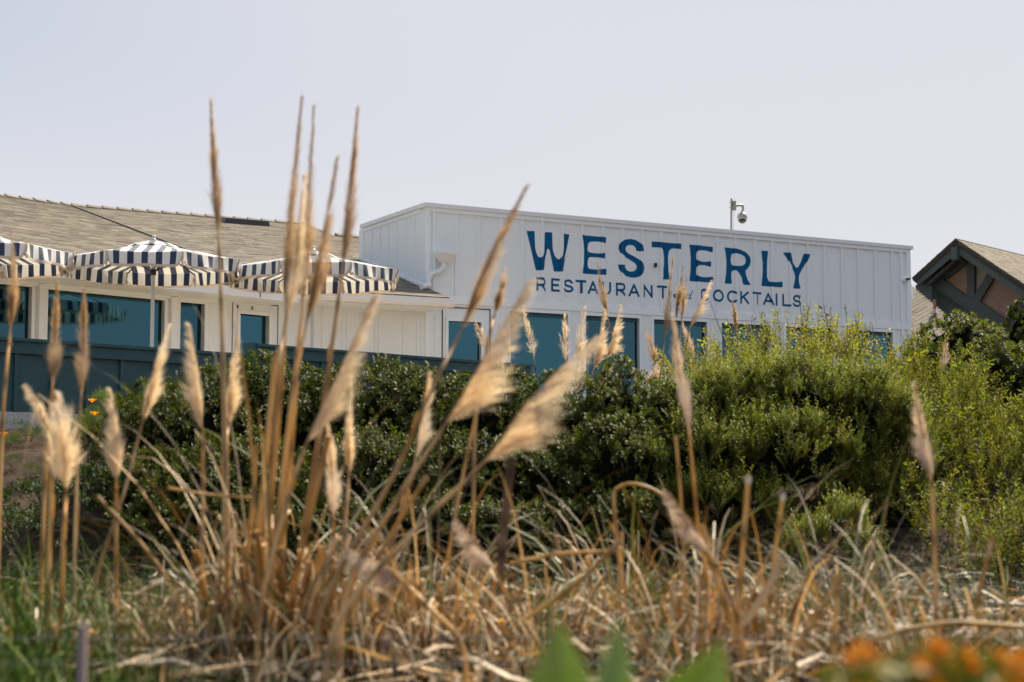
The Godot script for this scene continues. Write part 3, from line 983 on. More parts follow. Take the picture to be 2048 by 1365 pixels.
func fences() -> void:
	var D := 18.2
	var F := fence_run("long low teal board and batten fence below the left windows", D, -4.0, 1.43, 0.70, 1.47, "deck_fence")
	var k := MB.new()
	k.box(Vector3(-4.0, 0.52, -0.04), Vector3(1.4, 0.697, 0.02))
	put("plinth", k.mesh(), M.concrete, F)
	var F2 := fence_run("taller teal fence section with a square end, partly behind the hedge", D, 1.46, 6.3, 0.60, 1.60, "deck_fence")
	var p := MB.new()
	p.board(Vector3(1.40, 0.5, -0.14), Vector3(1.46, 1.61, 0.06), 0.004)
	put("end_post", p.mesh(), M.fence, F2)
	# the deck behind it
	var t := frame(42.9, Vector3(at(300, 703, D).x, EYE.y, at(300, 703, D).z))
	var d := MB.new()
	d.box(Vector3(-9, 0.50, -9.0), Vector3(9, 0.575, -0.07))
	var o := put("deck", d.mesh(), M.deck)
	o.transform = t
	tag(o, "wooden terrace floor behind the teal fence", "", "", "structure")


# ------------------------------------------------------------------ umbrellas
func umbrella(label: String, foot: Vector3, turn: float) -> void:
	var U := thing("patio_umbrella", label, "umbrella", Transform3D(Basis(Vector3.UP, turn), foot), "striped patio umbrellas along the terrace")
	var R := 1.17
	var rim := 2.21      # height of the rim over the deck
	var top := 2.47
	var drop := 0.18
	var pm := MB.new()
	pm.tube([Vector3(0, 0, 0), Vector3(0, top, 0)], [0.026, 0.024], 12)
	put("pole", pm.mesh(), M.pole, U)
	var col := MB.new()
	col.tube([Vector3(0, 0.80, 0), Vector3(0, 0.83, 0)], [0.034, 0.034], 12)
	put("collar", col.mesh(), M.black_plastic, U)
	var cs := MB.new()
	cs.tube([Vector3(0, 0.0, 0), Vector3(0, 0.78, 0)], [0.033, 0.033], 12)
	put("sleeve", cs.mesh(), M.pole, U)
	var bs := MB.new()
	bs.lathe([Vector2(0, 0.10), Vector2(0.06, 0.10), Vector2(0.08, 0.07), Vector2(0.26, 0.05), Vector2(0.27, 0.0)], 20)
	put("base", bs.mesh(), M.galvanised, U)
	var hubm := MB.new()
	hubm.tube([Vector3(0, 2.04, 0), Vector3(0, 2.11, 0)], [0.04, 0.04], 12)
	put("hub", hubm.mesh(), M.black_plastic, U)
	var P := 0.172
	for k in 8:
		var a0 := TAU * (k + 0.0) / 8.0
		var a1 := TAU * (k + 1.0) / 8.0
		var A := Vector3(cos(a0), 0, sin(a0)) * R
		var B := Vector3(cos(a1), 0, sin(a1)) * R
		var along := (B - A).normalized()
		var outw := ((A + B) * 0.5).normalized()
		var half := A.distance_to(B) * 0.5
		# roof panel, from a small ring at the top to the rim, sagging between its ribs
		var b := MB.new()
		b.has_uv = true
		var rows := 7
		var cols := 10
		for r in rows + 1:
			var f := lerpf(0.10, 1.0, float(r) / rows)
			for c in cols + 1:
				var g := float(c) / cols
				var p := A.lerp(B, g) * f
				var sag := 0.02 * f * (1.0 - pow(2.0 * g - 1.0, 2.0)) * (0.4 + 0.6 * f) + 0.012 * sin(f * PI)
				p.y = lerpf(top, rim, f) - sag + 0.004 * sin(31.0 * g + 7.0 * k + r)
				b.vert(p, Vector3.UP, Vector2(p.dot(along) / P + 0.5, 0.5))
		for r in rows:
			for c in cols:
				var q := r * (cols + 1) + c
				b.i.append_array(PackedInt32Array([q, q + 1, q + cols + 2, q, q + cols + 2, q + cols + 1]))
		put("canopy_panel", b.mesh(), M.stripes, U)
		# hanging valance: a loose flap, rounded at its lower corners
		var v := MB.new()
		v.has_uv = true
		var vc := 22
		var vr := 6
		var low := []
		for r in vr + 1:
			var f := float(r) / vr
			for c in vc + 1:
				var g := float(c) / vc
				var x := (2.0 * g - 1.0)
				var short := drop * (1.0 - 0.24 * pow(absf(x), 14.0)) + 0.006 * sin(9.0 * g + k)
				var x2 := x * (1.0 - 0.05 * f * pow(absf(x), 4.0))
				var wave := 0.014 * f * sin(g * 17.0 + k * 2.3) + 0.012 * f * sin(g * 7.0 + k * 4.1) + 0.01 * f
				var p := (A + B) * 0.5 + along * (x2 * half) + outw * (0.006 + wave)
				p.y = rim - f * short - 0.02 * (1.0 - x * x) * (1.0 - f)
				v.vert(p, outw, Vector2(x * half / P + 0.5, 0.5))
				if r == vr:
					low.append(p)
		for r in vr:
			for c in vc:
				var q := r * (vc + 1) + c
				v.i.append_array(PackedInt32Array([q, q + 1, q + vc + 2, q, q + vc + 2, q + vc + 1]))
		var vo := put("valance", v.mesh(), M.stripes, U)
		# cream binding with short threads along the flap's lower edge
		var fr := MB.new()
		for c in low.size() - 1:
			var p: Vector3 = low[c]
			var q: Vector3 = low[c + 1]
			var o := outw * 0.004
			fr.quad(p + o + Vector3.UP * 0.012, q + o + Vector3.UP * 0.012, q + o - Vector3.UP * 0.018, p + o - Vector3.UP * 0.018)
			for j in 5:
				var s := p.lerp(q, (j + rng.randf()) / 5.0) + o * 0.5
				var e := Vector3(rng.randf_range(-0.006, 0.006), -rng.randf_range(0.03, 0.045), rng.randf_range(-0.006, 0.006))
				fr.tri(s - along * 0.003 - Vector3.UP * 0.016, s + along * 0.003 - Vector3.UP * 0.016, s + e)
		put("fringe", fr.mesh(), M.fringe, vo)
		# the tie that closes each corner, hanging in a soft fold
		var tie := MB.new()
		var dirc := A.normalized()
		var pts := []
		var rad := []
		for j in 8:
			var f := j / 7.0
			pts.append(A + dirc * (0.018 + 0.012 * sin(f * 9.0 + k)) + Vector3.UP * (rim - 0.01 - f * drop * rng.randf_range(0.9, 1.05)))
			rad.append((0.010 + 0.010 * sin(f * PI)) * (1.0 + 0.25 * sin(j * 2.1 + k)))
		tie.tube(pts, rad, 7)
		put("corner_tie", tie.mesh(), M.fringe, U)
		var rb := MB.new()
		rb.tube([Vector3(0, top - 0.05, 0), A * 0.985 + Vector3.UP * (rim - 0.025)], [0.01, 0.01], 6)
		put("rib", rb.mesh(), M.black_plastic, U)
		var sr := MB.new()
		sr.tube([Vector3(0, 2.08, 0), A * 0.42 + Vector3.UP * (lerpf(top, rim, 0.42) - 0.04)], [0.008, 0.008], 6)
		put("strut", sr.mesh(), M.black_plastic, U)
	var cap := MB.new()
	cap.has_uv = true
	for k in 8:
		var a0 := TAU * k / 8.0
		var a1 := TAU * (k + 1) / 8.0
		var A := Vector3(cos(a0), 0, sin(a0))
		var B := Vector3(cos(a1), 0, sin(a1))
		var along := (B - A).normalized()
		for r in 3:
			for c in 4:
				var k0 := cap.v.size()
				for q in [[r, c], [r, c + 1], [r + 1, c + 1], [r + 1, c]]:
					var f: float = q[0] / 3.0 * 0.34
					var p := A.lerp(B, q[1] / 4.0) * f
					p.y = top + 0.03 - 0.24 * f - (0.02 + 0.012 * sin(q[1] * 2.0 + k) if q[0] == 3 else 0.0)
					cap.vert(p, Vector3.UP, Vector2(p.dot(along) / P + 0.5, 0.5))
				cap.i.append_array(PackedInt32Array([k0, k0 + 1, k0 + 2, k0, k0 + 2, k0 + 3]))
	put("vent_cap", cap.mesh(), M.stripes, U)
	var fin := MB.new()
	fin.lathe([Vector2(0, 0.075), Vector2(0.02, 0.068), Vector2(0.028, 0.05), Vector2(0.018, 0.03), Vector2(0.03, 0.015), Vector2(0.03, 0)], 12, Transform3D(Basis.IDENTITY, Vector3(0, top + 0.02, 0)))
	put("finial", fin.mesh(), M.pole, U)


func umbrellas() -> void:
	var deck := EYE.y + 0.576
	var spots := [["blue and white striped umbrella cut off by the left edge of the frame", -55.0, 19.9, 0.2], ["fully visible blue and white striped umbrella in front of the wide left window", 303.0, 20.8, 0.0], ["blue and white striped umbrella beside the white parapet box, behind tall reeds", 624.0, 21.75, 0.12]]
	for s in spots:
		var p := at(s[1], 700, s[2])
		# a corner lies 16 degrees to the right of the line to the viewer
		umbrella(s[0], Vector3(p.x, deck, p.z), deg_to_rad(-90 + 17) + atan2(-p.x, -p.z) + s[3])


# ------------------------------------------------------------------ shrubs
func leaf(b: MB, p: Vector3, dir: Vector3, face: Vector3, length: float, width: float) -> void:
	var s := dir.cross(face).normalized()
	var f := s.cross(dir).normalized()
	var m := p + dir * length * 0.5
	b.quad(p, m - s * width * 0.5 + f * width * 0.14, p + dir * length, m)
	b.quad(p, m, p + dir * length, m + s * width * 0.5 + f * width * 0.14)


func sprig(kind: String) -> ArrayMesh:
	var b := MB.new()
	match kind:
		"box":     # a rounded tuft of small glossy leaves
			for k in 22:
				var h := rng.randf_range(0.0, 0.09)
				var a := k * 2.4 + rng.randf()
				var d := Vector3(cos(a), rng.randf_range(0.15, 1.1), sin(a)).normalized()
				leaf(b, Vector3(0, h, 0) + d * 0.008, d, Vector3.UP, rng.randf_range(0.022, 0.036), rng.randf_range(0.013, 0.02))
		"spike":   # an upright shoot, dense with tiny leaves
			for side in 4:
				var ax := (Vector3.UP + Vector3(cos(side * 2.1), 0, sin(side * 2.1)) * (0.0 if side == 0 else 0.55)).normalized()
				var from := Vector3.UP * (0.02 * side)
				var tall: float = 0.24 if side == 0 else 0.12
				for k in 20:
					var h := tall * k / 20.0
					var a := k * 2.4 + side
					var d := (Vector3(cos(a), rng.randf_range(0.1, 0.8), sin(a)) + ax * 0.4).normalized()
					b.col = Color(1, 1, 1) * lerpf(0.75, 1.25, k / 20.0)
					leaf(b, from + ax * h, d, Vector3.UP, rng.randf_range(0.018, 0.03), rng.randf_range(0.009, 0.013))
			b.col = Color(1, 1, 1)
		"airy":    # a long loose twig with sparse narrow leaves
			for k in 30:
				var h := 0.38 * (k + 2) / 32.0
				var a := k * 2.4 + rng.randf()
				var d := Vector3(cos(a), rng.randf_range(0.2, 1.2), sin(a)).normalized()
				leaf(b, Vector3(0.02 * sin(h * 9.0), h, 0.02 * cos(h * 7.0)), d, rand_dir(), rng.randf_range(0.03, 0.055), rng.randf_range(0.010, 0.017))
			b.col = Color(0.4, 0.25, 0.12)
			b.blade([Vector3.ZERO, Vector3(0.03, 0.14, 0.0), Vector3(0.01, 0.27, 0.0), Vector3(0.02, 0.4, -0.01)], 0.005, Vector3.RIGHT, 0.5)
			b.blade([Vector3.ZERO, Vector3(0.03, 0.14, 0.0), Vector3(0.01, 0.27, 0.0), Vector3(0.02, 0.4, -0.01)], 0.005, Vector3.BACK, 0.5)
		"glossy":  # a whorl of broad leathery leaves
			for k in 16:
				var a := k * 2.4
				var d := Vector3(cos(a), 0.15 + 0.06 * k, sin(a)).normalized()
				leaf(b, Vector3(0, 0.004 * k, 0), d, Vector3.UP, rng.randf_range(0.05, 0.085), rng.randf_range(0.024, 0.034))
		"feather": # fine pale foliage
			for k in 40:
				var d := (rand_dir() + Vector3.UP * 0.9).normalized()
				leaf(b, d * rng.randf_range(0.0, 0.08), d, rand_dir(), rng.randf_range(0.03, 0.06), 0.0045)
	return b.mesh()


var sprigs := {}


func shrub(called: String, label: String, category: String, kind: String, blobs: Array, density: float, tint: Color, vary: float, upright: float, size: float, group := "", specks := 0.0, gap := -0.02) -> Node3D:
	if not sprigs.has(kind):
		sprigs[kind] = [sprig(kind), sprig(kind), sprig(kind)]
	var c := []
	for q in blobs:    # px, py, distance, half width and half height in px, depth share
		var p := at(q[0], q[1], q[2])
		var k: float = q[2] / FPX
		c.append([p, Vector3(q[3] * k, q[4] * k, q[5] * q[3] * k)])
	var base: Vector3 = c[0][0]
	base.y = ground_y(base.x, base.z)
	var S := thing(called, label, category, Transform3D(Basis.IDENTITY, base), group)
	var where := [[], [], []]
	var tints := [PackedColorArray(), PackedColorArray(), PackedColorArray()]
	var core := MB.new()
	var twigs := MB.new()
	core.smooth = true
	for q in c:
		var r: Vector3 = q[1]
		var area := 4.0 * PI * pow((pow(r.x * r.y, 1.6) + pow(r.x * r.z, 1.6) + pow(r.y * r.z, 1.6)) / 3.0, 1.0 / 1.6)
		var n := int(area * density)
		for j in n:
			var d := rand_dir()
			if d.y < -0.55 and rng.randf() < 0.7:
				continue
			var nz := lump.get_noise_3d((q[0].x + d.x * r.x) * 55.0, (q[0].y + d.y * r.y) * 55.0, (q[0].z + d.z * r.z) * 55.0)
			var fine := lump.get_noise_3d((q[0].x + d.x * r.x) * 190.0, (q[0].y + d.y * r.y) * 190.0, (q[0].z + d.z * r.z) * 190.0)
			if d.y < -0.05 and kind != "airy" and kind != "feather" and rng.randf() < 0.72:
				continue
			if (d.y < 0.6 or kind == "airy") and nz * 0.6 + fine < gap and rng.randf() < 0.9:
				continue
			var grow := 1.0 + 0.36 * nz + 0.32 * fine - absf(rng.randfn(0.0, 0.07))
			var p: Vector3 = q[0] + Vector3(d.x * r.x, d.y * r.y, d.z * r.z) * grow
			if p.y < ground_y(p.x, p.z) + 0.02:
				continue
			var buried := false
			for o in c:
				if o[0] != q[0]:
					var e: Vector3 = (p - o[0]) / o[1]
					if e.length() < 0.8:
						buried = true
			if buried:
				continue
			var nrm := Vector3(d.x / r.x, d.y / r.y, d.z / r.z).normalized()
			var up := (nrm * (1.0 - upright) + Vector3.UP * upright + rand_dir() * 0.35).normalized()
			var x := up.cross(rand_dir()).normalized()
			var s := size * rng.randf_range(0.7, 1.3)
			var bas := Basis(x, up, x.cross(up)) * s
			var k := rng.randi() % 3
			where[k].append(Transform3D(bas, p - base))
			var f := 1.0 + vary * rng.randfn(0.0, 0.5) + 0.35 * vary * fine
			var warm := rng.randf_range(-0.12, 0.18)
			tints[k].append(Color(tint.r * f * (1.0 + warm), tint.g * f, tint.b * f * (1.0 - warm)))
			if j % 9 == 0:
				var root: Vector3 = q[0] + Vector3(d.x * r.x, d.y * r.y - 0.3 * r.y, d.z * r.z) * 0.35
				twigs.tube([root - base, root.lerp(p, 0.55) - base + rand_dir() * 0.02, p - base], [0.009, 0.006, 0.003], 4, false)
		if kind == "feather" or r.y < (0.42 if kind == "airy" else 0.3):
			continue
		# a near-black lump inside the bush: the shade of its gaps as colour
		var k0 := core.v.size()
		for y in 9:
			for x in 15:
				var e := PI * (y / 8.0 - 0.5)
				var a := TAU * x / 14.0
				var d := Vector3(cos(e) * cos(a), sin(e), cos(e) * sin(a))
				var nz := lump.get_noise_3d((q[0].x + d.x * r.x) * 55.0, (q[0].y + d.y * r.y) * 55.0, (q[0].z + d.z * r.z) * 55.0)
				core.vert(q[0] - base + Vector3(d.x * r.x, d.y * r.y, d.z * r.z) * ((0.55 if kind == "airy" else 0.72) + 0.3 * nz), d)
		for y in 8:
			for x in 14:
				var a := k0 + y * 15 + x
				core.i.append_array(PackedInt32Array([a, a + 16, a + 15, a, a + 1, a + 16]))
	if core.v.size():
		put("shade_core", core.mesh(), M.core, S).set_meta("kind", "stuff")
	if twigs.v.size():
		put("branch_work", twigs.mesh(), M.twig, S).set_meta("kind", "stuff")
	if specks > 0.0:
		var sw := []
		var sc := PackedColorArray()
		for k in 3:
			for j in where[k].size():
				if rng.randf() < specks:
					var q: Transform3D = where[k][j]
					sw.append(Transform3D(Basis.from_scale(Vector3.ONE * rng.randf_range(0.6, 1.3)), q.origin + q.basis.y * (0.36 if kind == "airy" else 0.09) * rng.randf_range(0.5, 1.0)))
					sc.append(Color(0.78, 0.62, 0.50) * rng.randf_range(0.7, 1.15))
		var sm := MB.new()
		for k in 7:
			leaf(sm, Vector3.ZERO, rand_dir(), rand_dir(), 0.017, 0.009)
		many("seed_heads", sm.mesh(), M.straw, sw, sc, S)
	for k in 3:
		if where[k].size():
			many("foliage", sprigs[kind][k], M.leaf, where[k], tints[k], S)
	return S


func shrubs() -> void:
	var g := "clipped evergreen bushes along the slope below the terrace"
	var dark := Color(0.078, 0.090, 0.015)
	shrub("hedge_bush", "dark green glossy bush at the left end of the hedge, below the first teal fence", "bush", "box", [[400, 905, 14.3, 165, 135, 0.8], [290, 950, 13.9, 110, 120, 0.8], [560, 860, 14.6, 130, 118, 0.8], [450, 1030, 13.4, 200, 130, 0.7], [270, 1030, 13.2, 90, 80, 0.8], [525, 745, 14.8, 42, 28, 0.9], [430, 1090, 12.9, 150, 80, 0.6], [290, 1095, 12.8, 90, 70, 0.7]], 430.0, dark, 0.6, 0.35, 1.0, g, 0.0, 0.03)
	shrub("hedge_bush", "dark green bush in the hedge behind the group of tallest plumes", "bush", "box", [[715, 870, 14.6, 150, 118, 0.8], [850, 855, 14.7, 130, 105, 0.8], [760, 1020, 13.6, 190, 130, 0.7], [765, 765, 14.9, 50, 34, 0.9], [700, 1095, 12.9, 150, 80, 0.6], [850, 1085, 12.9, 110, 85, 0.6]], 430.0, dark, 0.6, 0.35, 1.0, g, 0.0, 0.03)
	shrub("hedge_bush", "dark green bush in the hedge behind the two large leaning plumes", "bush", "box", [[985, 880, 14.2, 105, 110, 0.8], [950, 1010, 13.6, 165, 130, 0.7], [1010, 790, 14.4, 48, 46, 0.9], [985, 1095, 12.8, 110, 80, 0.6]], 430.0, dark, 0.6, 0.35, 1.0, g, 0.0, 0.03)
	shrub("hedge_bush", "dark green bush under the big window pair, dotted with pale specks", "bush", "box", [[1130, 905, 14.0, 110, 115, 0.8], [1110, 1030, 13.4, 160, 125, 0.7], [1135, 800, 14.3, 62, 40, 0.9], [1130, 1095, 12.8, 120, 80, 0.6]], 430.0, dark, 0.6, 0.35, 1.0, g, 0.0, 0.03)
	shrub("hedge_bush", "leafy bush with a raised crest below the middle of the sign", "bush", "box", [[1235, 860, 13.9, 90, 112, 0.8], [1255, 985, 13.4, 140, 130, 0.8], [1330, 870, 13.8, 90, 95, 0.8], [1240, 785, 14.0, 42, 52, 0.9], [1270, 1080, 12.8, 120, 85, 0.6]], 330.0, Color(0.10, 0.112, 0.018), 0.6, 0.45, 1.0, g, 0.0, 0.03)
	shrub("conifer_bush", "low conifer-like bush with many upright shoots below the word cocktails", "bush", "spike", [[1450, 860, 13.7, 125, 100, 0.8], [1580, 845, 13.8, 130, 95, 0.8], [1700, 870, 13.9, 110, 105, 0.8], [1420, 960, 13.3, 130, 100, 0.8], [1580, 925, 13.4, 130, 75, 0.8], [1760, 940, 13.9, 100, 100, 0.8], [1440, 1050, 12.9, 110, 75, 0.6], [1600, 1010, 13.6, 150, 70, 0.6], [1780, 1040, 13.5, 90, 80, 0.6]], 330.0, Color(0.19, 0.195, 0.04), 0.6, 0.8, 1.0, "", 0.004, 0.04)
	shrub("airy_shrub", "tall airy yellow-green shrub with thin shoots in front of the right windows", "shrub", "airy", [[1570, 800, 15.6, 130, 80, 0.8], [1690, 805, 15.6, 110, 85, 0.8], [1450, 815, 15.4, 85, 65, 0.8], [1585, 738, 15.7, 60, 42, 0.9], [1725, 768, 15.7, 46, 40, 0.9], [1490, 765, 15.5, 50, 38, 0.9], [1395, 800, 15.4, 40, 50, 0.9]], 115.0, Color(0.315, 0.29, 0.095), 0.7, 0.5, 1.0, "", 0.35, -0.04)
	shrub("slope_shrub", "wide pale yellow-green shrub mass covering the slope at the right edge", "shrub", "airy", [[1890, 890, 15.2, 120, 115, 0.8], [1980, 970, 14.8, 110, 110, 0.8], [1840, 960, 14.6, 90, 110, 0.8], [1910, 1060, 14.2, 130, 110, 0.8], [2040, 1050, 14.2, 90, 110, 0.8], [1860, 790, 15.8, 60, 60, 0.9], [1990, 1130, 13.2, 110, 90, 0.8], [1880, 1130, 13.0, 80, 70, 0.8], [2060, 1180, 12.6, 70, 70, 0.8], [1960, 1190, 12.5, 80, 60, 0.8], [1830, 1060, 13.6, 80, 90, 0.8], [2150, 960, 14.8, 110, 130, 0.9], [2190, 1120, 13.2, 110, 110, 0.8], [2300, 980, 15.0, 110, 130, 0.9]], 380.0, Color(0.20, 0.195, 0.057), 0.7, 0.45, 0.9, "", 0.16, -0.04)
	shrub("round_tree", "rounded glossy dark green tree in front of the green gable", "tree", "glossy", [[1925, 715, 21.5, 95, 80, 0.9], [1990, 770, 20.6, 95, 85, 0.9], [1865, 760, 21.5, 55, 70, 0.9], [1880, 840, 20.5, 75, 60, 0.9]], 190.0, Color(0.125, 0.135, 0.028), 0.6, 0.3, 0.75)
	shrub("round_tree", "dark tree at the right edge beside the gable's lower end", "tree", "glossy", [[2050, 690, 23.0, 40, 75, 0.9], [2060, 800, 20.0, 60, 90, 0.9], [2000, 850, 19.8, 70, 50, 0.9]], 190.0, Color(0.06, 0.072, 0.02), 0.5, 0.3, 0.75)
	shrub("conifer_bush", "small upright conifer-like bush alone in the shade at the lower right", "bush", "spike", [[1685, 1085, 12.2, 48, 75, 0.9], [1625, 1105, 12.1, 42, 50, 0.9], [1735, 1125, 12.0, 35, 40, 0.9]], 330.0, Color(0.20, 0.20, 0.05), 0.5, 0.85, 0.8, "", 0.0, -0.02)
	shrub("low_bush", "low dark bush at the foot of the bare soil on the left", "bush", "box", [[100, 1030, 13.0, 105, 62, 0.9], [40, 1085, 12.4, 80, 55, 0.9], [190, 1010, 13.2, 70, 60, 0.9]], 300.0, Color(0.035, 0.062, 0.02), 0.35, 0.4, 0.9)
	var P := shrub("poppy_plant", "feathery green poppy clump with orange flowers in front of the teal fence", "flowering plant", "feather", [[215, 850, 15.6, 55, 42, 0.8], [275, 860, 15.7, 45, 34, 0.8], [180, 885, 15.3, 45, 40, 0.8], [205, 815, 15.6, 30, 22, 0.9]], 420.0, Color(0.16, 0.19, 0.08), 0.3, 0.7, 0.9)
	var P2 := shrub("poppy_plant", "small green poppy clump with one orange flower at the left edge", "flowering plant", "feather", [[0, 905, 15.6, 34, 32, 0.9]], 230.0, Color(0.09, 0.13, 0.05), 0.3, 0.7, 0.9)
	for q in [[184, 806, P], [189, 832, P], [252, 817, P], [282, 820, P], [6, 873, P2]]:
		var c: Vector3 = at(q[0], q[1], 14.9) - (q[2] as Node3D).position
		var f := MB.new()
		for k in 5:
			var a := k * TAU / 5.0
			f.col = Color(0.95, 0.50 + 0.08 * rng.randf(), 0.015)
			leaf(f, c, Vector3(cos(a), 0.8, sin(a)).normalized(), Vector3.UP, 0.06, 0.062)
		put("flower", f.mesh(), M.petal, q[2])
		var s := MB.new()
		s.col = Color(0.08, 0.13, 0.04)
		s.tube([c, c + Vector3(0.01, -0.2, 0)], [0.003, 0.004], 5)
		put("stalk", s.mesh(), M.stem, q[2])
	for q in [["grey-green tuft on bare soil beside the fat fuzzy plume", 60, 882, 15.8, 34, 20], ["green tuft on bare soil under the left end of the plinth", 150, 866, 16.3, 40, 20], ["lowest tuft on the bare soil slope at the left edge", 30, 935, 14.6, 24, 18], ["small tuft on bare soil above the low dark bush", 66, 950, 14.2, 18, 12], ["pale tuft below the fence plinth at the left edge", 18, 862, 16.5, 30, 14]]:
		shrub("soil_tuft", q[0], "plant", "feather", [[q[1], q[2], q[3], q[4], q[5], 1.0]], 260.0, Color(0.075, 0.10, 0.048), 0.3, 0.7, 0.8, "small plants on the bare soil")
	# thin shoots that stand above the airy shrub
	for q in [[1420, 590, 1478, 720, "leafy shoot leaning left towards the letter C of cocktails"], [1598, 575, 1625, 700, "bare shoot with its tip by the foot of the big letter Y"], [1560, 640, 1560, 720, "short straight shoot below the letters A and I of cocktails"], [1645, 640, 1648, 730, "straight bare shoot just right of the end of cocktails"], [1690, 595, 1712, 720, "tall shoot leaning left in front of the blank white wall"], [1712, 620, 1725, 710, "middle shoot of three in front of the blank white wall"], [1745, 640, 1748, 740, "rightmost shoot in front of the blank white wall"], [1618, 600, 1600, 700, "shoot leaning right at the final S of cocktails"], [1460, 640, 1450, 730, "short leafy shoot below the K of cocktails"], [1520, 650, 1535, 740, "short shoot leaning left below the T of cocktails"]]:
		var a := at(q[2], q[3] + 60, 15.5)
		var b := at(q[0], q[1] + 12, 15.4)
		var T := thing("shrub_shoot", q[4], "shoot", Transform3D(Basis.IDENTITY, a), "bare shoots above the airy shrub")
		var m := MB.new()
		var mid := (b - a) * 0.5 + rand_dir() * 0.02
		m.col = Color(0.10, 0.07, 0.05)
		m.tube([Vector3.ZERO, mid, b - a], [0.006, 0.004, 0.002], 5)
		put("stem", m.mesh(), M.stem, T)
		var l := MB.new()
		for k in 16:
			l.col = Color(0.14, 0.17, 0.04) * rng.randf_range(0.7, 1.3)
			var p: Vector3 = mid.lerp(b - a, rng.randf_range(-0.4, 0.98))
			leaf(l, p, (rand_dir() + Vector3.UP * 0.6).normalized(), rand_dir(), rng.randf_range(0.025, 0.05), 0.013)
		put("leaves", l.mesh(), M.leaf, T)


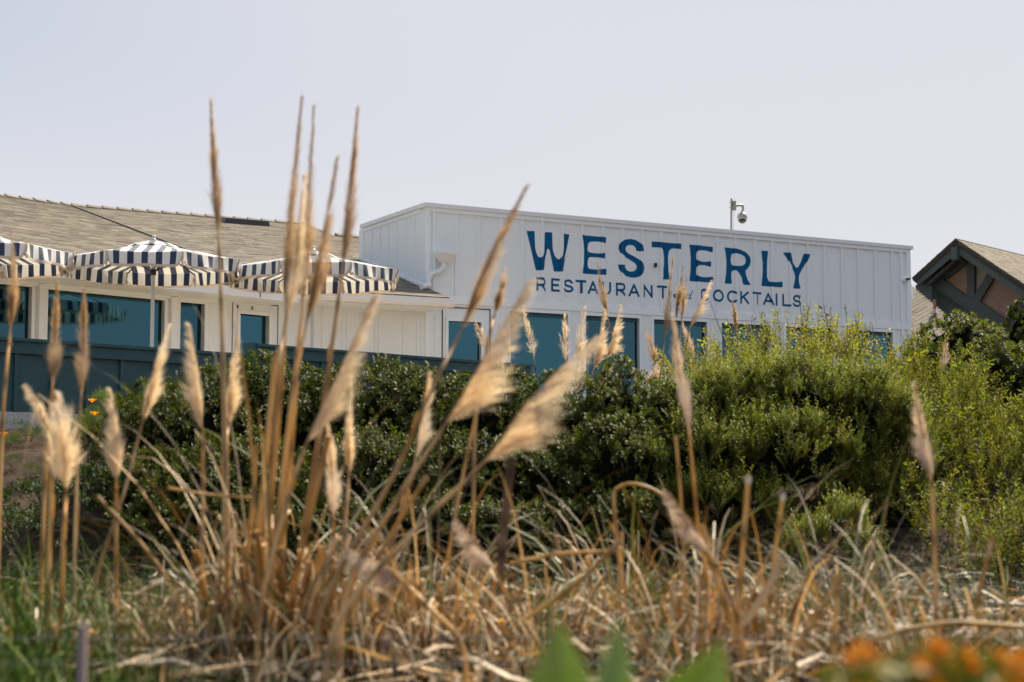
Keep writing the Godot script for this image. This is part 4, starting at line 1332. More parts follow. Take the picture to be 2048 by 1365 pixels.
# ------------------------------------------------------------------ plumes
# label, distance, index of the plume's foot among the points, plume width in px, wind, hue, then pixels from foot to tip
func plume_rows() -> Array:
	var near := [
		["slim tall plume standing alone against the sky, left of the tallest group", 7.6, 3, 32.0, 0.1, 0, [455, 1150, 449, 880, 443, 640, 437, 480, 428, 340, 421, 205]],
		["tallest plume of the sky group, leaning slightly right", 7.5, 3, 46.0, 0.15, 0, [512, 1190, 540, 960, 556, 738, 570, 640, 580, 440, 602, 198]],
		["pale fluffy plume low between the two tallest plumes", 7.3, 2, 50.0, 0.2, 1, [525, 1180, 552, 900, 572, 650, 590, 540, 607, 350]],
		["dark brown tall plume just right of the tallest one", 7.8, 2, 42.0, 0.05, 2, [560, 1180, 585, 800, 604, 620, 614, 450, 627, 212]],
		["broad straight plume leaning right, second from right of the sky group", 7.2, 2, 50.0, 0.2, 0, [540, 1200, 582, 810, 610, 660, 640, 510, 672, 318]],
		["slender rightmost plume of the tall sky group", 7.6, 3, 38.0, 0.1, 0, [590, 1180, 640, 860, 668, 660, 684, 540, 700, 380, 714, 220]],
		["wide feathery plume leaning right in front of the cream wall", 6.9, 2, 76.0, 0.55, 1, [520, 1220, 575, 1000, 612, 890, 680, 740, 748, 590]],
		["long thin plume slanting across the white wall left of the sign, tip over the parapet", 6.8, 3, 46.0, 0.15, 0, [640, 1230, 790, 945, 870, 765, 920, 665, 982, 512, 1050, 375]],
		["big fluffy plume slanting right in front of the glass door", 6.5, 2, 120.0, 0.75, 1, [690, 1200, 800, 990, 890, 850, 960, 730, 1058, 560]],
		["largest fluffy plume, lowest of the slanting ones, over the dark hedge", 6.3, 2, 130.0, 0.8, 1, [670, 1260, 830, 1060, 965, 928, 1060, 800, 1195, 670]],
		["blurred grey-tan plume in front of the third big window", 7.4, 2, 40.0, 0.1, 3, [1430, 1230, 1400, 1080, 1380, 880, 1362, 760, 1343, 630]],
		["blurred plume standing alone over the pale shrubs on the right", 6.6, 2, 38.0, -0.2, 3, [1874, 1280, 1869, 1080, 1863, 970, 1850, 880, 1830, 765]],
		["slim plume at the left edge reaching up to the first umbrella", 8.4, 2, 26.0, 0.0, 0, [2, 900, 12, 740, 20, 660, 26, 570, 22, 455]],
		["left of two upright plumes in front of the wide dark window", 8.2, 2, 36.0, 0.0, 0, [84, 1100, 92, 900, 104, 775, 109, 680, 114, 565]],
		["right of two upright plumes in front of the wide dark window", 8.2, 2, 38.0, -0.1, 0, [150, 1060, 156, 870, 161, 800, 167, 690, 168, 578]],
		["short fat fuzzy plume with ragged outline over the bare soil", 7.0, 2, 84.0, 0.0, 1, [121, 1250, 127, 1060, 131, 985, 124, 880, 114, 785]],
		["small curved plume bending left out of the fat fuzzy one", 7.1, 2, 28.0, -0.2, 1, [97, 1140, 101, 920, 94, 860, 78, 815, 50, 768]],
		["plump upright plume between the poppies and the fat fuzzy plume", 7.6, 2, 50.0, -0.1, 1, [231, 1170, 232, 1010, 232, 965, 230, 880, 220, 782]],
		["plume leaning right in front of the teal fence, beside the poppies", 7.8, 2, 38.0, 0.2, 1, [190, 1170, 240, 1010, 283, 850, 308, 750, 337, 648]],
		["bushy plume leaning left where the teal fence steps up", 7.6, 2, 54.0, -0.3, 1, [405, 1060, 405, 930, 404, 862, 394, 760, 380, 652]],
		["narrow plume beside the fence end post, left of the tall stalks", 7.9, 2, 38.0, 0.2, 1, [446, 1080, 452, 890, 456, 850, 463, 760, 472, 676]],
		["short plume in front of the dark hedge, low between the tall stalks", 7.4, 2, 42.0, 0.0, 1, [668, 1180, 667, 1100, 667, 1040, 664, 950, 656, 850]],
		["thin pale plume in front of the hedge, right of the short one", 7.9, 2, 26.0, 0.1, 1, [684, 1180, 690, 1050, 697, 955, 697, 870, 702, 755]],
		["curly plume half hidden behind the stalk of the long slanting plume", 7.4, 2, 34.0, 0.4, 1, [770, 1150, 808, 1010, 830, 925, 845, 830, 857, 742]],
		["thin brown plume rising behind the two big fluffy ones", 8.4, 2, 22.0, 0.0, 0, [950, 860, 978, 680, 989, 630, 1000, 590, 1011, 533]],
		["pale fallen plume bowed to the left in the straw near the centre", 6.7, 2, 56.0, -0.6, 3, [1088, 1310, 1030, 1222, 985, 1140, 962, 1096, 916, 1040]],
		["pale fallen plume lying low in the straw under the slanting stalks", 6.5, 2, 64.0, -0.6, 3, [925, 1300, 862, 1220, 812, 1170, 765, 1130, 700, 1100]],
		["pinkish fallen plume bent left over a thick stalk at right of centre", 6.6, 2, 46.0, -0.5, 3, [1480, 1260, 1448, 1165, 1420, 1112, 1385, 1050, 1332, 978]],
	]
	var far := [
		["plume in front of the first big window, leaning left", 15.8, 2, 30.0, 0.1, 1, [1085, 850, 1075, 770, 1068, 718, 1060, 680, 1045, 612]],
		["leftmost plume of the group in front of the post between the big windows", 15.8, 2, 30.0, 0.0, 1, [1136, 850, 1132, 760, 1130, 724, 1130, 680, 1130, 627]],
		["taller pale plume in front of the post between the big windows", 15.6, 2, 34.0, 0.1, 1, [1140, 850, 1150, 770, 1155, 725, 1160, 680, 1169, 614]],
		["lower pinkish plume at the hedge top, under the post between the windows", 15.4, 1, 30.0, 0.2, 3, [1148, 850, 1153, 800, 1160, 755, 1167, 716]],
		["slim golden plume rising in front of the letters A and U", 16.0, 2, 22.0, 0.0, 0, [1248, 840, 1232, 715, 1215, 634, 1205, 585, 1194, 525]],
		["feathery plume left of a pair in front of the second big window", 15.6, 2, 38.0, 0.35, 1, [1172, 860, 1180, 785, 1187, 740, 1197, 690, 1207, 620]],
		["feathery plume right of a pair in front of the second big window", 15.5, 2, 40.0, 0.4, 1, [1192, 850, 1203, 755, 1213, 720, 1225, 675, 1239, 610]],
		["short ragged plume low at the hedge under the second window", 15.2, 1, 38.0, 0.3, 1, [1168, 860, 1180, 808, 1200, 770, 1223, 732]],
		["shorter lowest plume at the hedge under the second window", 15.2, 1, 26.0, 0.3, 3, [1174, 870, 1187, 815, 1210, 780, 1233, 747]],
		["golden plume on the post right of the second big window", 15.4, 2, 24.0, 0.0, 0, [1320, 860, 1317, 760, 1312, 730, 1304, 695, 1293, 648]],
		["pinkish bowed plume at the hedge top right of the second window", 15.2, 1, 26.0, 0.1, 3, [1298, 830, 1290, 780, 1308, 748, 1315, 725]],
		["tiny plume tip at the hedge top below the second window's corner", 15.2, 1, 16.0, 0.0, 3, [1288, 830, 1280, 780, 1274, 755, 1267, 736]],
		["tall brown plume crossing the end of the word restaurant", 14.8, 1, 20.0, 0.0, 2, [1312, 830, 1330, 678, 1338, 600, 1346, 514]],
		["middle brown plume of three in front of the small script word", 15.0, 1, 18.0, 0.0, 2, [1340, 800, 1352, 640, 1359, 590, 1366, 533]],
		["right brown plume of three in front of the small script word", 15.2, 1, 16.0, 0.0, 2, [1352, 800, 1363, 648, 1368, 600, 1374, 551]],
		["feathery plume leaning right over the letter C of cocktails", 14.9, 1, 36.0, 0.5, 1, [1358, 800, 1379, 660, 1398, 612, 1420, 562]],
		["small thin plume just below the letter K of cocktails", 15.3, 1, 14.0, 0.0, 0, [1482, 750, 1474, 664, 1470, 630, 1466, 606]],
		["thin drooping plume beside the third big window's top", 15.2, 1, 18.0, 0.0, 3, [1394, 800, 1388, 724, 1376, 680, 1365, 643]],
		["pale plume leaning left in front of the glass door's right edge", 15.4, 1, 26.0, 0.1, 3, [1000, 830, 976, 710, 966, 680, 946, 636]],
		["brown plume between the glass door and the first big window", 15.4, 1, 20.0, 0.1, 0, [1046, 840, 1020, 718, 1010, 690, 997, 650]],
		["low pale plume at the hedge top beside the glass door", 15.2, 1, 26.0, 0.1, 3, [1016, 830, 1006, 750, 996, 718, 985, 688]],
		["small plume among the pale shrubs in front of the round dark tree", 17.0, 1, 20.0, 0.0, 3, [1878, 860, 1885, 752, 1890, 715, 1894, 676]],
	]
	return near + far


func plumes() -> void:
	var hues := [Color(0.40, 0.29, 0.185), Color(0.85, 0.76, 0.63), Color(0.32, 0.225, 0.135), Color(0.62, 0.53, 0.47)]
	for row in plume_rows():
		var d: float = row[1]
		var px: Array = row[6]
		var pts := []
		for k in range(0, px.size(), 2):
			pts.append(at(px[k], px[k + 1], d + 0.25 * sin(k * 1.7 + d * 9.0) * k / px.size()))
		var foot: int = row[2]
		var root: Vector3 = pts[0] + (pts[0] - pts[1]).normalized() * 0.05
		root.y = ground_y(root.x, root.z)
		if pts[0].y < root.y + 0.06:
			root = pts[0] - Vector3.UP * 0.1
		var line: Array = [root] + pts
		var curve := spline(line, 5)
		var base := root
		var S := thing("pampas_plume", row[0], "plume", Transform3D(Basis.IDENTITY, base), "pampas grass plumes on their stalks")
		var W: float = row[3] * d / FPX * 0.5
		var near := d < 10.0
		var start := (foot + 1) * 5
		var stem := MB.new()
		var sp := []
		var sr := []
		var thick := (0.0105 if near else 0.008) * rng.randf_range(0.85, 1.15)
		for k in curve.size():
			var f := float(k) / (curve.size() - 1)
			sp.append(curve[k] - base)
			sr.append(thick * lerpf(1.0, 0.45, f) * (lerpf(1.5, 1.0, minf(1.0, float(k) / start)) if "sky" in row[0] or "slanting" in row[0] or "tall" in row[0] else 1.0) if k < start else thick * 0.45 * (1.0 - 0.85 * float(k - start) / (curve.size() - start)))
		stem.col = Color(0.56, 0.28, 0.065).lerp(Color(0.54, 0.37, 0.19), rng.randf()) * rng.randf_range(0.8, 1.1)
		stem.tones = weathered(stem.col, sp.size(), sr)
		stem.tube(sp, sr, 8)
		put("stalk", stem.mesh(), M.stem, S)
		if near:   # a dry leaf sheath wrapped round the stalk
			var sh := MB.new()
			var j0 := rng.randi_range(3, maxi(4, start - 4))
			sh.col = Color(0.45, 0.28, 0.11) * rng.randf_range(0.8, 1.2)
			var q0: Vector3 = curve[j0] - base
			var q1: Vector3 = curve[mini(j0 + 3, start)] - base
			sh.blade([q0, q0.lerp(q1, 0.5) + rand_dir() * 0.008, q1 + rand_dir() * 0.02, q1 + (q1 - q0) * 0.3 + rand_dir() * 0.05], 0.022, Vector3.RIGHT)
			put("leaf_sheath", sh.mesh(), M.straw, S)
		var axis := curve.slice(start)
		var length := 0.0
		for k in axis.size() - 1:
			length += axis[k].distance_to(axis[k + 1])
		var h := MB.new()
		var hue: Color = hues[row[5]]
		var wind: float = row[4]
		var windv := Vector3(0.85 * signf(wind), -0.45, 0.25).normalized()
		var nb := 190 if near else 80
		var nh := 20 if near else 16
		if W > 0.09:
			nb = 230
		W *= (1.08 if wind < 0.5 else 1.1) if near else 1.15
		for j in nb:
			var t := pow(rng.randf(), 1.15) * 0.97
			var ft := t * (axis.size() - 1)
			var k := mini(int(ft), axis.size() - 2)
			var o: Vector3 = axis[k].lerp(axis[k + 1], ft - k)
			var ax: Vector3 = (axis[k + 1] - axis[k]).normalized()
			var shape := minf(1.0, 0.45 + t / 0.25) * pow(1.0 - t, (1.15 if row[5] % 2 == 0 else 0.85) if wind < 0.5 else 1.25) + 0.015
			var rad := rand_dir()
			rad = (rad - ax * rad.dot(ax)).normalized()
			var lat := rad
			var reach := W * shape * rng.randf_range(0.45, 1.1)
			if wind != 0.0:
				var wl := (windv - ax * windv.dot(ax)).normalized()
				lat = (rad * (1.0 - absf(wind)) + wl * absf(wind) * 1.25)
				if lat.dot(wl) < 0.0:
					reach *= 1.0 - 0.6 * absf(wind)
			var bl := length * (0.10 + 0.22 * (1.0 - t)) * rng.randf_range(0.6, 1.1)
			bl = minf(bl, (1.0 - t) * length + 0.012)
			var bp := []
			for q in 5:
				var f := q / 4.0
				bp.append(o + ax * bl * f + lat * reach * pow(f, 0.8) + windv * absf(wind) * 0.02 * f * f + Vector3.DOWN * 0.012 * f * f)
			h.col = hue * rng.randf_range(0.8, 1.1)
			for q in bp.size():
				bp[q] = bp[q] - base
			var sd := ax.cross(rand_dir()).normalized()
			h.blade(bp, 0.0022 if near else 0.003, sd, 0.7)
			for m in nh:
				var f := rng.randf_range(0.05, 1.0)
				var fi := f * 4.0
				var ki := mini(int(fi), 3)
				var s: Vector3 = bp[ki].lerp(bp[ki + 1], fi - ki)
				var dir: Vector3 = ((bp[ki + 1] - bp[ki]).normalized() + rand_dir() * 0.42 + windv * absf(wind) * 0.35).normalized()
				var hl := rng.randf_range(0.02, 0.09) * (0.6 + minf(1.0, W / 0.06) * 0.5) * (1.0 - 0.78 * t)
				var hs := dir.cross(rand_dir()).normalized() * (0.0007 if near else 0.0012)
				h.col = hue.lerp(Color(0.80, 0.72, 0.66) if row[5] == 3 else Color(0.92, 0.87, 0.77) if row[5] == 1 else Color(0.72, 0.58, 0.42), 0.75 * f) * rng.randf_range(0.85, 1.15)
				h.tri(s - hs, s + hs, s + dir * hl)
		put("plume", h.mesh(), M.hair, S)


# ------------------------------------------------------------------ cut reeds, straw and grass
# tones of a dry stalk from foot to tip: stained low down, bleached patches, a darker swollen node here and there (radii change with it)
func weathered(base: Color, n: int, radii: Array) -> Array:
	var out := []
	var next := rng.randi_range(2, 4)
	var drift := 1.0
	for k in n:
		drift = clampf(drift + rng.randfn(0.0, 0.11), 0.62, 1.3)
		var c := base * drift
		c = c.lerp(Color(0.62, 0.50, 0.34), clampf(rng.randfn(0.03, 0.14), 0.0, 0.4))
		if k == next and k < n - 1:
			c = base * 0.42
			radii[k] *= 1.16
			next += rng.randi_range(3, 5)
		else:
			radii[k] *= rng.randf_range(0.9, 1.08)
		out.append(c)
	return out


func arch(p: Vector3, out: Vector3, length: float, rise: float, droop: float, k := 6) -> Array:
	var o := []
	for j in k + 1:
		var f := float(j) / k
		o.append(p + out * length * f * (0.55 + 0.45 * f) * 0.75 + Vector3.UP * (rise * length * f - droop * length * f * f))
	return o


func tussock(label: String, px: float, d: float, stubs: int, leaves: int, green: float, reach: float, tall: float) -> void:
	var p := at(px, 1200, d)
	p.y = ground_y(p.x, p.z)
	var T := thing("pampas_tussock", label, "grass clump", Transform3D(Basis.IDENTITY, p), "cut back pampas grass clumps")
	for k in stubs:
		var b := MB.new()
		var a := rng.randf() * TAU
		var r := reach * 0.45 * sqrt(rng.randf())
		var f := Vector3(cos(a) * r, -0.02, sin(a) * r)
		var lean := Vector3(cos(a), 0, sin(a)) * rng.randf_range(0.0, 0.35) + Vector3(rng.randfn(0.05, 0.16), 0, rng.randfn(0, 0.1))
		var h := tall * rng.randf_range(0.45, 1.05)
		var w := rng.randf_range(0.008, 0.019)
		b.col = Color(0.56, 0.27, 0.055).lerp(Color(0.60, 0.43, 0.25), pow(rng.randf(), 1.6)) * (rng.randf_range(0.15, 0.4) if rng.randf() < 0.15 else rng.randf_range(0.6, 1.15))
		var tip := f + Vector3.UP * h + lean * h
		var ln := spline([f, f.lerp(tip, 0.35) + rand_dir() * 0.012, f.lerp(tip, 0.7) + rand_dir() * 0.014, tip], 3)
		var rd := []
		for q in ln.size():
			rd.append(w * lerpf(1.05, 0.8, q / 9.0))
		b.tones = weathered(b.col, ln.size(), rd)
		b.tube(ln, rd, 7)
		b.col = Color(0.6, 0.48, 0.36)
		put("cut_stalk", b.mesh(), M.stem, T)
	var s := MB.new()
	var g := MB.new()
	for k in leaves:
		var m := g if rng.randf() < green else s
		var a := rng.randf() * TAU
		var out := Vector3(cos(a), 0, sin(a))
		var r := reach * 0.4 * sqrt(rng.randf())
		var len := 0.2 + tall * rng.randf_range(0.6, 2.2)
		if m == s:
			m.col = Color(0.52, 0.32, 0.13).lerp(Color(0.78, 0.66, 0.50), rng.randf()) * (rng.randf_range(0.12, 0.45) if rng.randf() < 0.48 else rng.randf_range(0.6, 1.15))
		else:
			m.col = Color(0.09, 0.12, 0.035).lerp(Color(0.24, 0.25, 0.14), rng.randf()) * rng.randf_range(0.6, 1.2)
		var line := arch(out * r, (out + rand_dir() * 0.3) * rng.randf_range(0.5, 1.0), len, rng.randf_range(0.8, 1.6), rng.randf_range(0.6, 1.35), 7)
		if rng.randf() < 0.35:   # broken and folded over
			var c := rng.randi_range(3, 5)
			var dn := Vector3(rng.randfn(0, 0.5), -0.6, rng.randfn(0, 0.5)).normalized()
			for q in range(c + 1, line.size()):
				line[q] = line[c] + dn * len * 0.13 * (q - c)
		m.blade(line, rng.randf_range(0.007, 0.026), out.cross(Vector3.UP).lerp(rand_dir(), 0.3).normalized())
	if s.v.size():
		put("dry_leaves", s.mesh(), M.straw, T).set_meta("kind", "stuff")
	if g.v.size():
		put("green_leaves", g.mesh(), M.grass, T).set_meta("kind", "stuff")


func tussocks() -> void:
	var rows := [
		["clump of cut reeds and curling dry blades below the fat fuzzy plume", 120, 7.2, 7, 90, 0.55, 0.55, 0.38],
		["cut reed clump with brown blades below the plume by the poppies", 250, 7.4, 7, 90, 0.4, 0.55, 0.36],
		["clump of orange cut reeds left of the tall plume stalks", 420, 7.3, 20, 110, 0.25, 0.5, 0.50],
		["densest orange reed clump, from which the tall sky plumes rise", 545, 7.5, 46, 150, 0.15, 0.5, 0.74],
		["brown reed clump right of the tall stalks in front of the hedge", 690, 7.4, 20, 120, 0.15, 0.5, 0.52],
		["dark and orange cut reeds under the big slanting plumes", 870, 7.8, 22, 120, 0.12, 0.5, 0.60],
		["straw clump behind the agave tips, low in the centre", 1080, 7.6, 10, 110, 0.3, 0.6, 0.36],
		["arching grey-green blades in front of the dark hedge at right of centre", 1260, 8.6, 16, 95, 0.55, 0.5, 0.62],
		["stout reed clump with white cut ends below the blurred grey-tan plume", 1400, 7.3, 18, 110, 0.2, 0.5, 0.56],
		["cut reeds with folded straw left of the small conifer-like bush", 1540, 7.4, 14, 110, 0.25, 0.5, 0.44],
		["drooping pale grass clump in front of the small conifer-like bush", 1690, 8.0, 8, 170, 0.55, 0.6, 0.52],
		["reed and straw clump around the stalk of the plume on the right", 1865, 7.0, 10, 110, 0.35, 0.55, 0.42],
		["grassy clump with fallen reeds at the right edge", 2010, 7.4, 10, 120, 0.4, 0.55, 0.44],
	]
	for r in rows:
		tussock(r[0], r[1], r[2], r[3], int(r[4] * 1.9), r[5], r[6] * 1.15, r[7])
	# single stout stalks that stand out
	var solo := [
		["stout stalk with a pale cut top rising among the tall plume stalks", 7.35, 0.0125, 0, [503, 1240, 528, 950, 549, 722]],
		["orange stalk right of the pale topped one in the tallest group", 7.45, 0.011, 0, [545, 1230, 574, 1000, 592, 770]],
		["thick orange stalk leaning right at the right side of the tallest group", 7.3, 0.013, 0, [575, 1230, 622, 1020, 655, 880]],
		["short brown stalk at the left side of the tallest group", 7.4, 0.010, 0, [478, 1230, 500, 1060, 512, 900]],
		["orange slanting stalk crossing behind the large fluffy plume's stem", 7.2, 0.011, 0, [690, 1250, 770, 1090, 850, 960]],
		["stout cut stalk with a white end, taller of two at right of centre", 6.9, 0.0115, 0, [1476, 1250, 1486, 1100, 1497, 962]],
		["stout cut stalk with a white end, shorter of two at right of centre", 7.1, 0.010, 0, [1535, 1250, 1552, 1100, 1566, 998]],
		["dark rotten stalk standing upright under the largest plume", 7.0, 0.019, 1, [1000, 1190, 1006, 1080, 1022, 925]],
		["bare brown stalk beside the big fluffy plume", 7.9, 0.008, 0, [890, 1150, 920, 980, 952, 830]],
		["straight bare stalk left of the blurred grey-tan plume", 7.7, 0.008, 0, [1372, 1200, 1362, 1000, 1352, 880]],
		["orange bent reed lying across the straw right of centre", 6.7, 0.011, 0, [1050, 1240, 1150, 1170, 1232, 1092]],
		["pale horizontal broken reed above the centre straw", 7.2, 0.009, 0, [1020, 1128, 1120, 1108, 1218, 1104]],
		["horizontal broken reed poking left from the tall stalks", 7.2, 0.006, 0, [505, 996, 420, 990, 344, 978]],
		["long brown stalk leaning left above the straw on the left", 7.1, 0.008, 0, [380, 1235, 300, 1110, 200, 1000]],
		["long reed lying flat across the straw at the lower right", 6.2, 0.010, 0, [1720, 1288, 1880, 1248, 2060, 1256]],
		["orange slanting reed at the lower right, in front of the small bush", 6.6, 0.012, 0, [1590, 1300, 1630, 1240, 1678, 1165]],
		["short orange upright reed crossing the slanting one at the lower right", 6.8, 0.012, 0, [1668, 1320, 1672, 1240, 1675, 1160]],
		["short pale reed standing at the far right", 7.4, 0.011, 0, [1945, 1260, 1965, 1160, 1985, 1080]],
		["broken stalk arching over the green blades at right of centre", 7.9, 0.009, 0, [1245, 1180, 1228, 1010, 1238, 975, 1280, 970, 1335, 995]],
		["slanting orange stalk in the straw below the bent plume", 6.8, 0.014, 0, [1490, 1300, 1440, 1180, 1405, 1060]],
		["light stalk leaning right at the bottom, right of the pale reed", 6.6, 0.010, 0, [1900, 1330, 1990, 1270, 2060, 1215]],
	]
	for r in solo:
		var pts := []
		for k in range(0, r[4].size(), 2):
			pts.append(at(r[4][k], r[4][k + 1], r[1]))
		var base: Vector3 = pts[0]
		var T := thing("reed_stalk", r[0], "reed", Transform3D(Basis.IDENTITY, base), "single cut reed stalks")
		var b := MB.new()
		b.col = (Color(0.56, 0.31, 0.085) if r[3] == 0 else Color(0.09, 0.045, 0.022)) * rng.randf_range(0.9, 1.15)
		var line := []
		var rad := []
		for q in spline(pts, 5):
			line.append(q - base)
			rad.append(r[2] * lerpf(1.05, 0.85, float(rad.size()) / (5.0 * pts.size())))
		b.tones = weathered(b.col, line.size(), rad)
		b.tube(line, rad, 9)
		put("stalk", b.mesh(), M.stem, T)
		var e := MB.new()
		e.col = Color(0.66, 0.55, 0.47) if "white end" in r[0] else b.col * 0.8
		var dir: Vector3 = (line[-1] - line[-2]).normalized()
		e.tube([line[-1] - dir * 0.012, line[-1], line[-1] + dir * 0.016, line[-1] + dir * 0.024], [r[2] * 0.9, r[2] * 1.25, r[2] * 1.15, r[2] * 0.4], 9)
		put("cut_end", e.mesh(), M.stem, T)
	# broad dead leaf sheath, pointed at the top
	var a := at(1488, 1252, 6.5)
	var sh := MB.new()
	sh.col = Color(0.46, 0.33, 0.20)
	var tip := at(1567, 1098, 6.6)
	sh.blade([Vector3.ZERO, (tip - a) * 0.3 + Vector3(0.01, 0, 0.02), (tip - a) * 0.65 + Vector3(0.012, 0, 0.03), tip - a], 0.12, Vector3(0.7, 0.45, 0.2).normalized())
	var so := put("dead_leaf", sh.mesh(), M.straw)
	so.position = a
	tag(so, "broad pointed tan dead leaf slanting up at the lower right", "leaf")


func scatter_blades(called: String, label: String, n: int, x0: float, x1: float, d0: float, d1: float, lens: Vector2, wide: Vector2, c0: Color, c1: Color, flat: float, m: Material) -> void:
	var b := MB.new()
	for k in n:
		var d := lerpf(d0, d1, rng.randf())
		var px := lerpf(x0, x1, rng.randf())
		var p := at(px, 1200, d)
		p.y = ground_y(p.x, p.z)
		var a := rng.randf() * TAU
		var out := Vector3(cos(a), 0, sin(a))
		var len := rng.randf_range(lens.x, lens.y)
		b.col = c0.lerp(c1, rng.randf()) * (rng.randf_range(0.12, 0.5) if rng.randf() < 0.52 else rng.randf_range(0.6, 1.2))
		var line: Array
		if rng.randf() < flat:   # fallen, lying on the others
			p.y += rng.randf_range(0.02, 0.34)
			var tilt := Vector3(out.x, rng.randf_range(-0.25, 0.3), out.z)
			line = [p, p + tilt * len * 0.35 + rand_dir() * 0.02, p + tilt * len * 0.7 + rand_dir() * 0.04, p + tilt * len + rand_dir() * 0.05]
		else:
			line = arch(p, out * rng.randf_range(0.2, 0.8), len, rng.randf_range(0.7, 1.3), rng.randf_range(0.3, 0.9), 6)
		b.blade(line, rng.randf_range(wide.x, wide.y), out.cross(Vector3.UP).lerp(rand_dir(), 0.35).normalized())
	tag(put(called, b.mesh(), m), label, "", "", "stuff")


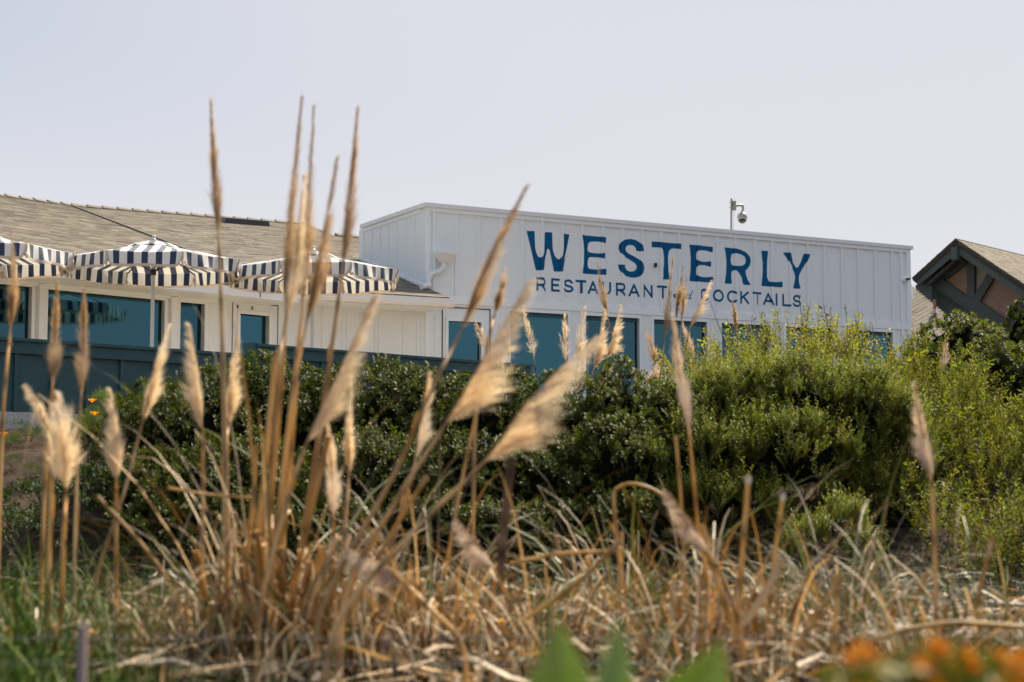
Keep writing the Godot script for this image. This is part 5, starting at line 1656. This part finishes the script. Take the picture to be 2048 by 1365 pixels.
func foreground() -> void:
	var straw0 := Color(0.52, 0.33, 0.15)
	var straw1 := Color(0.80, 0.69, 0.54)
	scatter_blades("dry_straw", "tangled dry straw and broken leaves covering the ground at the bottom", 1900, 250, 2150, 5.2, 9.8, Vector2(0.2, 0.7), Vector2(0.012, 0.04), straw0, straw1, 0.35, M.straw)
	scatter_blades("dead_leaves", "broad golden dead leaves and sheaths bent over in the straw", 850, 300, 2150, 5.6, 9.4, Vector2(0.18, 0.5), Vector2(0.03, 0.06), Color(0.50, 0.27, 0.085), Color(0.80, 0.66, 0.48), 0.4, M.straw)
	scatter_blades("undergrowth", "low dark green undergrowth between the straw", 4200, -140, 2150, 5.4, 10.0, Vector2(0.1, 0.32), Vector2(0.008, 0.02), Color(0.018, 0.03, 0.007), Color(0.05, 0.07, 0.018), 0.1, M.grass)
	scatter_blades("grass", "tall bright green blades at the left edge", 220, -60, 100, 6.0, 7.2, Vector2(0.6, 1.0), Vector2(0.012, 0.022), Color(0.07, 0.16, 0.018), Color(0.20, 0.30, 0.05), 0.0, M.grass)
	scatter_blades("dry_straw", "thin straw among the green grass at the lower left", 700, -120, 420, 5.6, 9.4, Vector2(0.2, 0.6), Vector2(0.005, 0.012), straw0, straw1, 0.35, M.straw)
	scatter_blades("grass", "long green grass at the lower left corner", 3000, -140, 340, 5.4, 9.5, Vector2(0.35, 0.85), Vector2(0.007, 0.017), Color(0.05, 0.11, 0.012), Color(0.24, 0.30, 0.06), 0.05, M.grass)
	scatter_blades("grass", "short green blades growing through the straw", 3600, 250, 2150, 5.4, 10.5, Vector2(0.2, 0.65), Vector2(0.007, 0.018), Color(0.03, 0.055, 0.012), Color(0.15, 0.175, 0.07), 0.2, M.grass)
	scatter_blades("grass", "dark green undergrowth at the foot of the hedge", 6500, -100, 2300, 9.6, 12.8, Vector2(0.15, 0.5), Vector2(0.006, 0.016), Color(0.03, 0.055, 0.016), Color(0.10, 0.13, 0.04), 0.2, M.grass)
	# wire fence between the lens and the reeds
	var W := thing("wire_fence", "thin two-strand wire fence with a slim metal post, blurred in front of the straw", "fence", Transform3D(Basis.IDENTITY, at(165, 1500, 4.7)))
	var o := W.position
	for q in [[165, 1252, 4.7], [-700, 1246, 4.75], [2700, 1232, 4.65]]:
		var b := MB.new()
		var top := at(q[0], q[1], q[2])
		var low := Vector3(top.x, ground_y(top.x, top.z) - 0.1, top.z)
		b.box(Vector3(-0.011, low.y - top.y, -0.011), Vector3(0.011, 0, 0.011), Transform3D(Basis.IDENTITY, top - o))
		put("post", b.mesh(), M.post_metal, W)
	for y in [1276, 1326]:
		var b := MB.new()
		b.tube([at(-700, y + 6, 4.74) - o, at(165, y, 4.69) - o, at(1100, y + 2, 4.67) - o, at(2700, y - 14, 4.64) - o], [0.0013, 0.0013, 0.0013, 0.0013], 6)
		put("wire", b.mesh(), M.wire, W)
	# agave whose leaf tips reach into the frame
	var A := thing("agave", "agave with broad pointed green leaves, very blurred at the bottom centre", "plant", Transform3D(Basis.IDENTITY, at(1190, 1900, 2.7)))
	var ao := A.position
	for q in [[1118, 1240, 1118, 1600, 0.17, 2.6], [1236, 1228, 1205, 1620, 0.08, 2.75], [1445, 1282, 1300, 1560, 0.19, 2.55], [1060, 1420, 1060, 1700, 0.2, 2.5], [960, 1440, 1030, 1750, 0.2, 2.7]]:
		var tip := at(q[0], q[1], q[5]) - ao
		var foot := at(q[2], q[3], 2.7) - ao
		var b := MB.new()
		var side := (tip - foot).cross(Vector3(0, 0.1, 1)).normalized()
		var up := side.cross(tip - foot).normalized()
		for r in 9:
			var f := r / 8.0
			var c := foot.lerp(tip, f) + up * 0.05 * sin(f * PI)
			var w: float = q[4] * 0.5 * sin(PI * (0.22 + 0.78 * f)) * (1.0 if f < 0.8 else 1.0)
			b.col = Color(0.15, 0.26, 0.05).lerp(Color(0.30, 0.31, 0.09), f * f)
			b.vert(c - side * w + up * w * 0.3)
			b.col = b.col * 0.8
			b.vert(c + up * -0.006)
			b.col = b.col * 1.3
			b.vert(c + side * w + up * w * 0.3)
		for r in 8:
			var k := r * 3
			b.i.append_array(PackedInt32Array([k, k + 3, k + 4, k, k + 4, k + 1, k + 1, k + 4, k + 5, k + 1, k + 5, k + 2]))
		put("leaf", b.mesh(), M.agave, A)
	# flowering succulent
	var S := thing("flowering_succulent", "low succulent with orange and red flower heads, very blurred at the bottom right", "flowering plant", Transform3D(Basis.IDENTITY, at(1900, 1700, 2.6)))
	var s0 := S.position
	var lv := MB.new()
	for k in 60:
		var px := rng.randf_range(1690, 2130)
		var c := at(px, rng.randf_range(1322, 1420) - 14.0 * sin((px - 1690) / 90.0), rng.randf_range(2.35, 2.8)) - s0
		if k % 4 != 3:
			var f := MB.new()
			for j in 24:
				f.col = [Color(0.58, 0.14, 0.02), Color(0.74, 0.32, 0.02), Color(0.72, 0.46, 0.06)][rng.randi() % 3]
				leaf(f, c, (rand_dir() + Vector3.UP * 0.8).normalized(), rand_dir(), rng.randf_range(0.02, 0.034), 0.014)
			put("flower_head", f.mesh(), M.petal, S)
		for j in 26:
			lv.col = Color(0.17, 0.16, 0.03) * rng.randf_range(0.7, 1.4)
			leaf(lv, c + Vector3(rng.randfn(0, 0.035), 0.005 - rng.randf() * 0.14, rng.randfn(0, 0.03)), (rand_dir() + Vector3.UP * 0.6).normalized(), rand_dir(), 0.05, 0.02)
	put("foliage", lv.mesh(), M.grass, S).set_meta("kind", "stuff")
